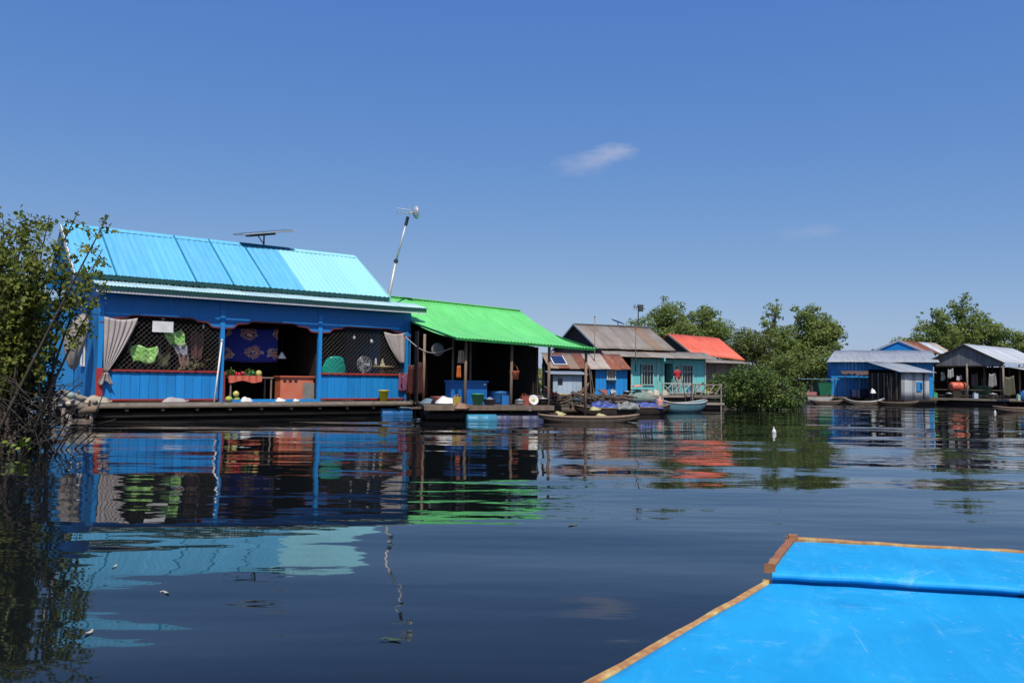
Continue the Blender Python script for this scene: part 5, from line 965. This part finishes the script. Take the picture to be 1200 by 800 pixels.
for y in (-HW + .12, -.15, HW - .2):
    for x in (0, 3.0, 6.0): MB().tube([(x, y, .1), (x, y, 2.85)], .065, 7).build('post', wood_post if x else wood_grey, h8, True)
MB().tube([(9, -HW + .12, .1), (9, -HW + .12, 2.85)], .06, 7).build('post', wood_grey, h8, True)
MB().box((4.2, 0, .42), (9.6, 5.6, .12)).build('deck', wood_old, h8); MB().box((-.62, 0, .40), (.06, 5.6, .14)).build('edge_board', wood_grey, h8); MB().box((4.2, -2.82, .40), (9.6, .06, .14)).build('edge_board', wood_grey, h8)
for z in (1.05, .66): MB().box((0, 0, z), (.06, 2 * HW - .2, .06)).build('rail', wood_old, h8)
for i in range(5): MB().tube([(-.3 + i * 2.2, -2.7, .1), (-.3 + i * 2.2, 2.7, .1)], .16, 7).build('float_log', wood_dark, h8, True)
MB().box((3.4, 1.2, 1.6), (.05, 2.8, 2.4)).build('inner_wall', dark_in, h8); MB().box((5.0, HW - .1, 1.6), (8.0, .05, 2.4)).build('side_wall', dark_in, h8); MB().box((8.8, 0, 1.6), (.05, 5, 2.4)).build('rear_wall', dark_in, h8)
roof(h8, (1.0, -3.9, 2.35), (9.0, -3.9, 2.35), (9.0, -HW + .1, 2.62), (1.0, -HW + .1, 2.62), 6, [zinc_light], pitch=.11, amp=.012, name='awning_sheet')
for x in (1.2, 4.2, 7.2): MB().tube([(x, -3.75, .1), (x, -3.75, 2.33)], .05, 6).build('awning_post', wood_post, h8, True)
MB().box((4.2, -3.5, .36), (8.6, 1.3, .1)).build('landing', wood_post, h8)
def on8(px, Y, z): return atx(px, Y, z)
t = thing('barrel', 'orange red barrel lying on the rail of the open house', 'barrel', on8(1123, 57.4, 1.28), R(2)); MB().lathe([(.02, -.55), (.27, -.55), (.30, -.5), (.30, -.2), (.32, -.18), (.30, -.16), (.30, .16), (.32, .18), (.30, .2), (.30, .5), (.27, .55), (.02, .55)], 16, (0, 0, 0), Matrix.Rotation(R(90), 3, 'Y')).build('shell', mat('red_barrel', (.58, .13, .07), (.5, .11, .06), scale=4, rough=.45), t, True); MB().lathe([(.24, .56), (.26, .62), (.1, .63)], 14, (0, 0, 0), Matrix.Rotation(R(90), 3, 'Y')).build('lid', cream, t, True)
MB().box((0, 0, -.55), (1.0, .4, .5)).build('cradle', wood_dark, t)
t = thing('green_tub', 'dim green tub right of the orange red barrel', 'tub', on8(1150, 57.2, .48), R(4)); MB().lathe([(.5, 0), (.58, .1), (.62, .75), (.65, .78), (.55, .78)], 16).build('body', mat('dimgreen', (.05, .14, .07)), t, True); MB().lathe([(.64, .78), (.5, .86), (.02, .88)], 16).build('lid', mat('dimgreen2', (.06, .16, .09)), t, True)
def hung8(label, px, Y, z, ww, hh, m):
    t = thing('hanging_cloth', label, 'cloth', on8(px, Y, z), R(8), 'clothes hung in the open house'); b = MB(); b.grid(lambda u, v: (ww * (u - .5) * (.75 + .25 * v), .06 * math.sin(u * 12), -hh * v - .08 * math.sin(u * 4)), 14, 8); b.build('cloth', m, t, True, solid=.02); MB().tube([(0, 0, -.02), (0, 0, 2.75 - z)], .01, 4).build('cord', black, t)
hung8('pale grey cloth hanging left in the open house', 1114, 57.6, 2.5, .45, .6, mat('pg', (.34, .36, .36))); hung8('dim pink cloth hanging behind the middle post', 1142, 57.4, 2.2, .5, .9, mat('pk', (.22, .12, .13))); hung8('grey bundle of nets hanging right in the open house', 1163, 55.6, 2.2, .6, .9, mat('gn', (.30, .28, .28), (.14, .14, .14), scale=14)); hung8('small white rag hanging above the barrel', 1124, 57.5, 2.05, .4, .3, mat('wr', (.5, .52, .5))); hung8('blue grey rag hanging by the left post', 1105, 58.2, 2.3, .3, .6, mat('bg', (.10, .13, .17))); hung8('olive net hanging at the right of the open house', 1183, 54.2, 2.0, .8, 1.3, mat('olv', (.13, .12, .06), (.06, .06, .04), scale=12))
drum('deep blue drum at the right edge of the picture', on8(1203, 53.0, .72), R(60), drum_blue, .9, .4, None)
p = on8(1193, 52.6, .42); t = thing('jerry_can', 'white and green can by the deep blue drum', 'can', p, .3); MB().box((0, 0, .18), (.2, .14, .36)).build('body', mat('palegreen', (.45, .62, .42)), t); MB().tube([(.04, 0, .36), (.04, 0, .42)], .03, 8).build('cap', green_pl, t); MB().tube([(-.07, 0, .35), (-.07, 0, .41), (.0, 0, .41)], .015, 5).build('handle', white_pl, t)
p = onz(1193, 483, 0); canoe('canoe', 'orange brown canoe moored at the right edge', (p.x + .8, p.y, .0), R(-4), 4.0, .7, .34, wood_post, wood_post, .12)

def jerry(label, loc, m, s_=1.0, group='cans and pots set along the decks'):
    t = thing('jerry_can', label, 'can', loc, rnd.uniform(-.5, .5), group); MB().prism([(-.15 * s_, -.09 * s_, 0), (.15 * s_, -.09 * s_, 0), (.15 * s_, .09 * s_, 0), (-.15 * s_, .09 * s_, 0)], (0, 0, .34 * s_)).build('body', m, t); MB().tube([(.08 * s_, 0, .34 * s_), (.08 * s_, 0, .40 * s_)], .035 * s_, 8).build('cap', black, t); MB().tube([(-.1 * s_, 0, .33 * s_), (-.1 * s_, 0, .41 * s_), (.02 * s_, 0, .41 * s_), (.02 * s_, 0, .33 * s_)], .018 * s_, 5).build('handle', m, t)
def pot(label, loc, m, r=.2, group='cans and pots set along the decks'):
    t = thing('cooking_pot', label, 'pot', loc, 0, group); MB().lathe([(r * .7, 0), (r, r * .4), (r, r), (r * 1.06, r * 1.04), (r * .95, r * 1.02), (r * .9, r * .5)], 14).build('body', m, t, True); MB().lathe([(r * 1.0, r * 1.05), (r * .5, r * 1.2), (r * .1, r * 1.25), (r * .12, r * 1.36)], 14).build('lid', metal, t, True)
def bundle_poles(label, px, Y, z, n, h_, m):
    t = thing('pole_bundle', label, 'poles', atx(px, Y, z), 0, 'poles leaning about the decks')
    for k in range(n): MB().tube([(k * .09, rnd.uniform(-.1, .1), -.3), (k * .09 + rnd.uniform(-.35, .35), .3, h_ * rnd.uniform(.7, 1.05))], .022, 5).build('pole', m, t)
jerry('yellow can left of the first post on the green roofed deck', put2(536, -.15, F2L), mat('canyellow', (.5, .38, .06)), .8); jerry('dark blue can behind the second post', put2(592, .15, F2L), drum_blue, .9); pot('black pot just left of the third post', put2(636, .1, F2L), black, .2); pot('dented metal pot between the second post and the white dish', put2(609, -.1, F2L), metal, .16); jerry('reddish can right of the dented metal pot', put2(615, .2, F2L), mat('canred', (.32, .07, .05)), .9)
bundle_poles('bundle of thin poles leaning inside the last closed bay', 628, 28.6, F2L, 5, 1.7, wood_post); bundle_poles('poles leaning by the corner of the bright blue shack', 693, 44.8, .5, 4, 1.9, wood_old); bundle_poles('mooring poles standing in the water left of the landing stage', 806, 39.6, 0, 3, 1.5, wood_dark); bundle_poles('poles leaning in the middle of the open house', 1150, 56.8, .48, 4, 2.0, wood_old); bundle_poles('poles at the corner of the slatted grey shack', 1042, 54.6, .1, 4, 1.9, wood_dark)
jerry('orange can on the deck of the bright blue shack', F5.p(3.0, -1.0, .54), orange, .9); jerry('white can beside the orange can before the bright blue shack', F5.p(3.5, -1.05, .54), white_pl, .9); pot('dark pot at the right corner of the bright blue shack', F5.p(4.3, -1.0, .54), black, .22); pot('grey pot under the left window of the turquoise house', F3.p(2.9, -1.2, Z3), metal, .2); jerry('blue can right of the turquoise house door', F3.p(5.9, -1.3, Z3), drum_blue, 1.0); jerry('yellow can at the right end of the turquoise house deck', F3.p(7.2, -1.6, Z3), yellow, 1.0)
jerry('dark green can at the left post of the open house', F8.p(-.3, 1.9, .48), green_pl, 1.0); pot('large dark pot below the orange red barrel', F8.p(-.35, .9, .48), black, .28); jerry('pale can right of the middle post of the open house', F8.p(-.35, -.8, .48), pale_blue, 1.0); pot('brown jar at the right post of the open house', F8.p(-.35, -1.9, .48), wood_post, .3)
def wash_line(label, a, b, cols, drop, n):
    a, b = Vector(a), Vector(b); t = thing('washing_line', label, 'washing line', a, 0); q = b - a; sag = lambda s: q * s - Vector((0, 0, .12 * math.sin(math.pi * s)))
    MB().tube([sag(i / 10) for i in range(11)], .008, 4).build('line', black, t); d = q.normalized()
    for k in range(n):
        s0 = .08 + .84 * k / n; ww = q.length * .84 / n * .8; p0 = sag(s0); hh = drop * rnd.uniform(.6, 1.1); ph = rnd.uniform(0, 6)
        MB().grid(lambda u, v: p0 + d * (ww * u * (1 - .12 * v)) + Vector((.03 * math.sin(7 * u + ph) * v, .06 * math.sin(9 * u + ph), -hh * v)), 10, 6).build('garment', cols[k % len(cols)], t, True, solid=.01)
wash_line('washing line with dull clothes under the turquoise house eave', F3.p(5.6, -.95, 2.55), F3.p(7.9, -.95, 2.5), [mat('wl1', (.28, .26, .3)), mat('wl2', (.35, .12, .12)), mat('wl3', (.12, .2, .32))], .55, 3) if False else None
wash_line('washing line with faded clothes in the last bay of the green roofed house', F2.p(2.75, 1.6, 2.15), F2.p(2.75, 4.6, 2.5), [mat('wl1', (.22, .2, .24)), mat('wl2', (.3, .1, .09)), mat('wl3', (.10, .15, .26))], .6, 4)
for lb, px, Y, rz, ln, m_ in (('low dark skiff behind the left blue tarp', 728, 33.2, 14, 2.3, wood_dark), ('brown skiff tucked against the raft below the bright blue shack', 712, 37.0, -6, 2.4, wood_old), ('grey skiff moored under the pale railing', 772, 39.5, 10, 2.2, wood_grey), ('black skiff lying left of the landing stage', 792, 39.0, -8, 1.6, wood_dark), ('narrow brown skiff before the white hulled boat', 968, 55.0, 2, 2.2, wood_old), ('dark skiff moored before the slatted grey shack', 1052, 53.4, -4, 2.6, wood_dark)):
    p = atx(px, Y, 0); canoe('canoe', lb, (p.x, p.y, .02), R(rz), ln, .6, .28, m_, wood_old, .12, thwarts=2)
def tub(label, loc, m, r=.2, h_=.18):
    t = thing('wash_tub', label, 'tub', loc, rnd.uniform(0, 3), 'tubs set about the boats'); MB().lathe([(r * .75, 0), (r, h_), (r * 1.08, h_ + .01), (r * 1.0, h_ - .01), (r * .72, .03)], 14).build('bowl', m, t, True)
    for sg in (-1, 1): MB().tube([(sg * r * 1.0, -.05, h_), (sg * r * 1.2, 0, h_), (sg * r * 1.0, .05, h_)], .012, 5).build('handle', m, t)
tubm = [mat('tub_' + n_, c_, rough=.5) for n_, c_ in (('rose', (.45, .14, .13)), ('sky', (.12, .28, .42)), ('moss', (.10, .20, .10)), ('cream', (.5, .45, .33)), ('slate', (.12, .13, .15)))]
for k, (lb, px, Y, z) in enumerate((('rose tub at the left end of the raft', 659, 32.6, .42), ('sky blue tub among the brushwood', 676, 32.2, .44), ('moss green tub near the right end of the raft', 703, 32.8, .42), ('cream tub in the low dark skiff', 729, 33.1, .16), ('slate tub in the skiff below the bright blue shack', 709, 37.0, .2), ('rose tub in the skiff below the bright blue shack', 717, 37.0, .2), ('sky blue tub in the grey skiff under the railing', 768, 39.5, .2), ('cream tub in the grey skiff under the railing', 776, 39.5, .2), ('moss green tub on the landing stage', 820, 40.4, .63), ('slate tub at the far end of the landing stage', 834, 40.6, .63), ('rose tub on the gangway planks', 514, 26.9, .56), ('slate tub by the last closed post', 640, 28.6, F2L))):
    tub(lb, atx(px, Y, z), tubm[['rose', 'sky', 'moss', 'cream', 'slate'].index(lb.split()[0])], rnd.uniform(.17, .26), rnd.uniform(.14, .24))
# ================================================================== floating bits on the water
def floater(name, label, px, py, s, m, cat):
    p = onz(px, py, 0); t = thing(name, label, cat, p, rnd.uniform(0, 3)); b = MB()
    if cat == 'float': b.lathe([(.01, -.05), (s * .8, -.03), (s, .02), (s * .7, .08), (s * .25, .11), (s * .2, .14)], 12); b.build('float', m, t, True); MB().tube([(0, 0, .14), (.02, 0, .17)], .012, 5).build('neck', m, t)
    else:
        b.grid(lambda u, v: (s * (u - .5), s * .42 * (v - .5) * math.sin(math.pi * min(.97, max(.03, u))) ** .7, .006 + .006 * (2 * u - 1) ** 2), 8, 4); b.build('blade', m, t, True); MB().tube([(s * .5, 0, .012), (s * .7, .02, .006)], .003, 4).build('stalk', m, t)
floater('net_float', 'lone white float on the open water before the bush', 907, 507, .06, white_pl, 'float'); floater('net_float', 'tiny white float before the open house', 1166, 484, .06, white_pl, 'float')
dl = mat('pale_dead_leaf', (.50, .46, .34)); floater('fallen_leaf', 'pale leaf floating nearest the bottom left corner', 104, 742, .06, dl, 'leaf'); floater('fallen_leaf', 'small pale leaf floating below the roof reflection', 195, 695, .055, dl, 'leaf'); floater('fallen_leaf', 'dark green leaf floating under the mast reflection', 461, 750, .085, mat('gl', (.05, .08, .03)), 'leaf'); floater('fallen_leaf', 'tiny pale leaf floating amid the roof reflection', 134, 664, .05, dl, 'leaf'); floater('fallen_leaf', 'brownish leaf floating left of the bow', 671, 615, .12, mat('brl', (.12, .12, .07)), 'leaf')

# ================================================================== our own boat: blue bow deck
def bow_paint():
    m = bpy.data.materials.new('blue_bow_paint'); m.use_nodes = True; t = m.node_tree; b = t.nodes['Principled BSDF']; n = t.nodes.new; l = t.links.new
    co = n('ShaderNodeTexCoord')
    def noise(sc, det, st=(1, 1, 1), rough=.6, dist=0):
        mp = n('ShaderNodeMapping'); mp.inputs['Scale'].default_value = st; l(co.outputs['Object'], mp.inputs[0]); z = n('ShaderNodeTexNoise'); z.inputs['Scale'].default_value = sc; z.inputs['Detail'].default_value = det; z.inputs['Roughness'].default_value = rough; z.inputs['Distortion'].default_value = dist; l(mp.outputs[0], z.inputs['Vector']); return z.outputs['Fac']
    def rng(x, a, b_, c, d):
        r = n('ShaderNodeMapRange'); r.interpolation_type = 'SMOOTHSTEP'; l(x, r.inputs[0]); r.inputs[1].default_value = a; r.inputs[2].default_value = b_; r.inputs[3].default_value = c; r.inputs[4].default_value = d; return r.outputs[0]
    def mix(f, a, col):
        x = n('ShaderNodeMix'); x.data_type = 'RGBA'; l(f, x.inputs['Factor']); (l(a, x.inputs['A']) if not isinstance(a, tuple) else setattr(x.inputs['A'], 'default_value', a)); x.inputs['B'].default_value = col; return x.outputs['Result']
    c = mix(rng(noise(1.3, 5), .35, .65, 0, 1), (.008, .29, .60, 1), (.014, .35, .68, 1))
    c = mix(rng(noise(4.5, 10, (1, .6, 1), .74, .5), .52, .78, 0, .6), c, (.10, .44, .68, 1))       # chalky scuffs
    c = mix(rng(noise(14, 8, (1, .25, 1), .7, .5), .60, .76, 0, .6), c, (.24, .50, .66, 1))           # scratches
    c = mix(rng(noise(5, 9, (1.6, .18, 1), .75, .3), .45, .72, 0, .40), c, (.03, .40, .74, 1))        # brush marks
    c = mix(rng(noise(2.6, 12, (1, 1, 1), .82, 1.2), .54, .68, 0, .55), c, (.20, .50, .68, 1))       # rubbed patches
    c = mix(rng(noise(9, 12, (1, .12, 1), .8, 1.5), .59, .72, 0, .5), c, (.28, .55, .68, 1))        # pale scrapes along the boat
    c = mix(rng(noise(1.7, 9, (1, 1, 1), .7), .56, .74, 0, .45), c, (.008, .20, .46, 1))            # grubby patches
    c = mix(rng(noise(55, 4), .68, .75, 0, .85), c, (.36, .50, .56, 1))                              # chips
    c = mix(rng(noise(30, 6), .68, .78, 0, .7), c, (.03, .13, .28, 1))                                # specks of dirt
    l(c, b.inputs['Base Color']); l(rng(noise(3, 6), .3, .7, .48, .68), b.inputs['Roughness']); b.inputs['Specular IOR Level'].default_value = .25
    bp = n('ShaderNodeBump'); bp.inputs['Distance'].default_value = .006; l(noise(3.2, 7), bp.inputs['Height']); l(bp.outputs[0], b.inputs['Normal']); return m
ZD, ZB = .40, .48
PA, PB = onz(702, 801, ZD), onz(899, 686, ZD)          # left edge of the main deck
PC, PD = onz(902, 666, ZB), onz(927, 634, ZB); PE = onz(1200, 650, ZB)
fr = (PE - PD).normalized(); axis = Vector((-fr.y, fr.x, 0)); RB = math.atan2(fr.y, fr.x); HWB = 1.0
ORG = PD + fr * HWB; ORG.z = 0; bm = Matrix.Rotation(RB, 3, 'Z'); bi = bm.inverted()
def lb_(p): return bi @ (p - ORG)
qa, qb, qc, qd = lb_(PA), lb_(PB), lb_(PC), lb_(PD)
own = thing('tour_boat', 'bright blue plank bow of the boat in the foreground', 'boat', ORG, RB)
paint = bow_paint()
sl = (qa - qb) / (qb.y - qa.y); qa2 = qb + sl * 3.2        # follow the edge back past the camera
back = -7.0
def halfw(y):   # half width of the main deck at local y
    if y > qa2.y: return -(qb.x + (qa2.x - qb.x) * (qb.y - y) / (qb.y - qa2.y))
    return -qa2.x
def deck(u, v):
    y = qb.y + .05 + (back - qb.y) * v ** 1.6; w_ = halfw(min(y, qb.y)); x = (2 * u - 1) * w_; return (x, y, ZD + .015 * (1 - (2 * u - 1) ** 2) + .006 * noise.noise(Vector((x * 1.6, y * 1.6, 0))))
MB().grid(deck, 60, 90).build('deck', paint, own, True, solid=.03)
# raised bow panel; step undercut, overhanging lip shaped to shade a dark band
steps = [(.050, -.012), (.049, .010), (.042, .022), (.028, .032), (.010, .040), (-.004, .049), (-.002, .058), (.014, .066), (.05, .073), (.14, .078), (.4, .081), (1.0, .082)]
def bowp(u, v):
    k = v * (len(steps) - 1); i = min(len(steps) - 2, int(k)); f = k - i; s = steps[i][0] * (1 - f) + steps[i + 1][0] * f; z = steps[i][1] * (1 - f) + steps[i + 1][1] * f
    y0 = qc.y - .02; y = y0 + s * (qd.y - y0) if v > .45 else y0 + s; w_ = -(qc.x + (qd.x - qc.x) * max(0, (y - qc.y)) / (qd.y - qc.y)); wob = .022 * noise.noise(Vector((u * 5, 3, 0))) + .012 * noise.noise(Vector((u * 17, 1, 0)))
    return ((2 * u - 1) * (w_ - .01), y + wob * (1 if v < .7 else 0), ZD + z + .010 * (1 - (2 * u - 1) ** 2) + .005 * noise.noise(Vector((u * 8, v * 4, 7))))
MB().grid(bowp, 90, 44).build('bow_panel', paint, own, True)
def mirror(p): return Vector((-p.x, p.y, p.z))
def trim(name, a, b, m, wd=.075, ht=.05, seed=1):
    """worn wooden edging: slightly uneven long board"""
    q = random.Random(seed); d = b - a; n_ = 18; rt = Vector((d.y, -d.x, 0)).normalized(); mb = MB(); vs = []
    for i in range(n_ + 1):
        p = a + d * (i / n_); w_ = wd * (1 + q.uniform(-.10, .10)); h_ = ht + q.uniform(-.003, .004)
        vs += [p - rt * w_ / 2 - Vector((0, 0, .03)), p - rt * w_ / 2 + Vector((0, 0, h_ - .03)), p + rt * w_ / 2 + Vector((0, 0, h_ - .03)), p + rt * w_ / 2 - Vector((0, 0, .03))]
    fs = [(i * 4 + k, i * 4 + (k + 1) % 4, i * 4 + 4 + (k + 1) % 4, i * 4 + 4 + k) for i in range(n_) for k in range(4)] + [(0, 1, 2, 3), (n_ * 4 + 3, n_ * 4 + 2, n_ * 4 + 1, n_ * 4)]
    mb.add(vs, fs); o = mb.build(name, m, own); md = o.modifiers.new('bevel', 'BEVEL'); md.width = .006; md.segments = 2; return o
up = Vector((0, 0, .016))
for f_ in (lambda p: p, mirror):
    trim('side_trim', f_(qb) + up, f_(qa2) + up, wood_yellow, .034, .034, 3); trim('bow_side_trim', f_(qc) + up, f_(qd) + up, wood_red, .038, .032, 4)
trim('front_trim', qd + up, mirror(qd) + up, wood_yellow, .036, .034, 5); MB().box(qd + Vector((.010, 0, .012)), (.045, .045, .046)).build('corner_block', wood_red, own)
# hull below the deck
hu = MB(); st_ = [(qd.x, qd.y), (qc.x, qc.y), (qb.x, qb.y), (qa2.x, qa2.y), (qa2.x, back)]
for s in (1, -1):
    vs = [];
    for x, y in st_: vs += [(s * (x - .01), y, ZD - .02), (s * (x * .86), y - .12, -.25)]
    hu.add(vs, [(i * 2, i * 2 + 2, i * 2 + 3, i * 2 + 1) for i in range(len(st_) - 1)])
hu.add([(qd.x, qd.y, ZD + .05), (-qd.x, qd.y, ZD + .05), (-qd.x * .86, qd.y - .12, -.25), (qd.x * .86, qd.y - .12, -.25)], [(0, 1, 2, 3)])
hu.build('hull', mat('hull_blue', (.01, .12, .34), rough=.5), own, solid=.03)
MB().lathe([(.016, 0), (.018, .012), (.008, .02)], 10, lb_(onz(1198, 708, ZD)) + Vector((0, 0, .018))).build('bolt_head', metal_dark, own, True)
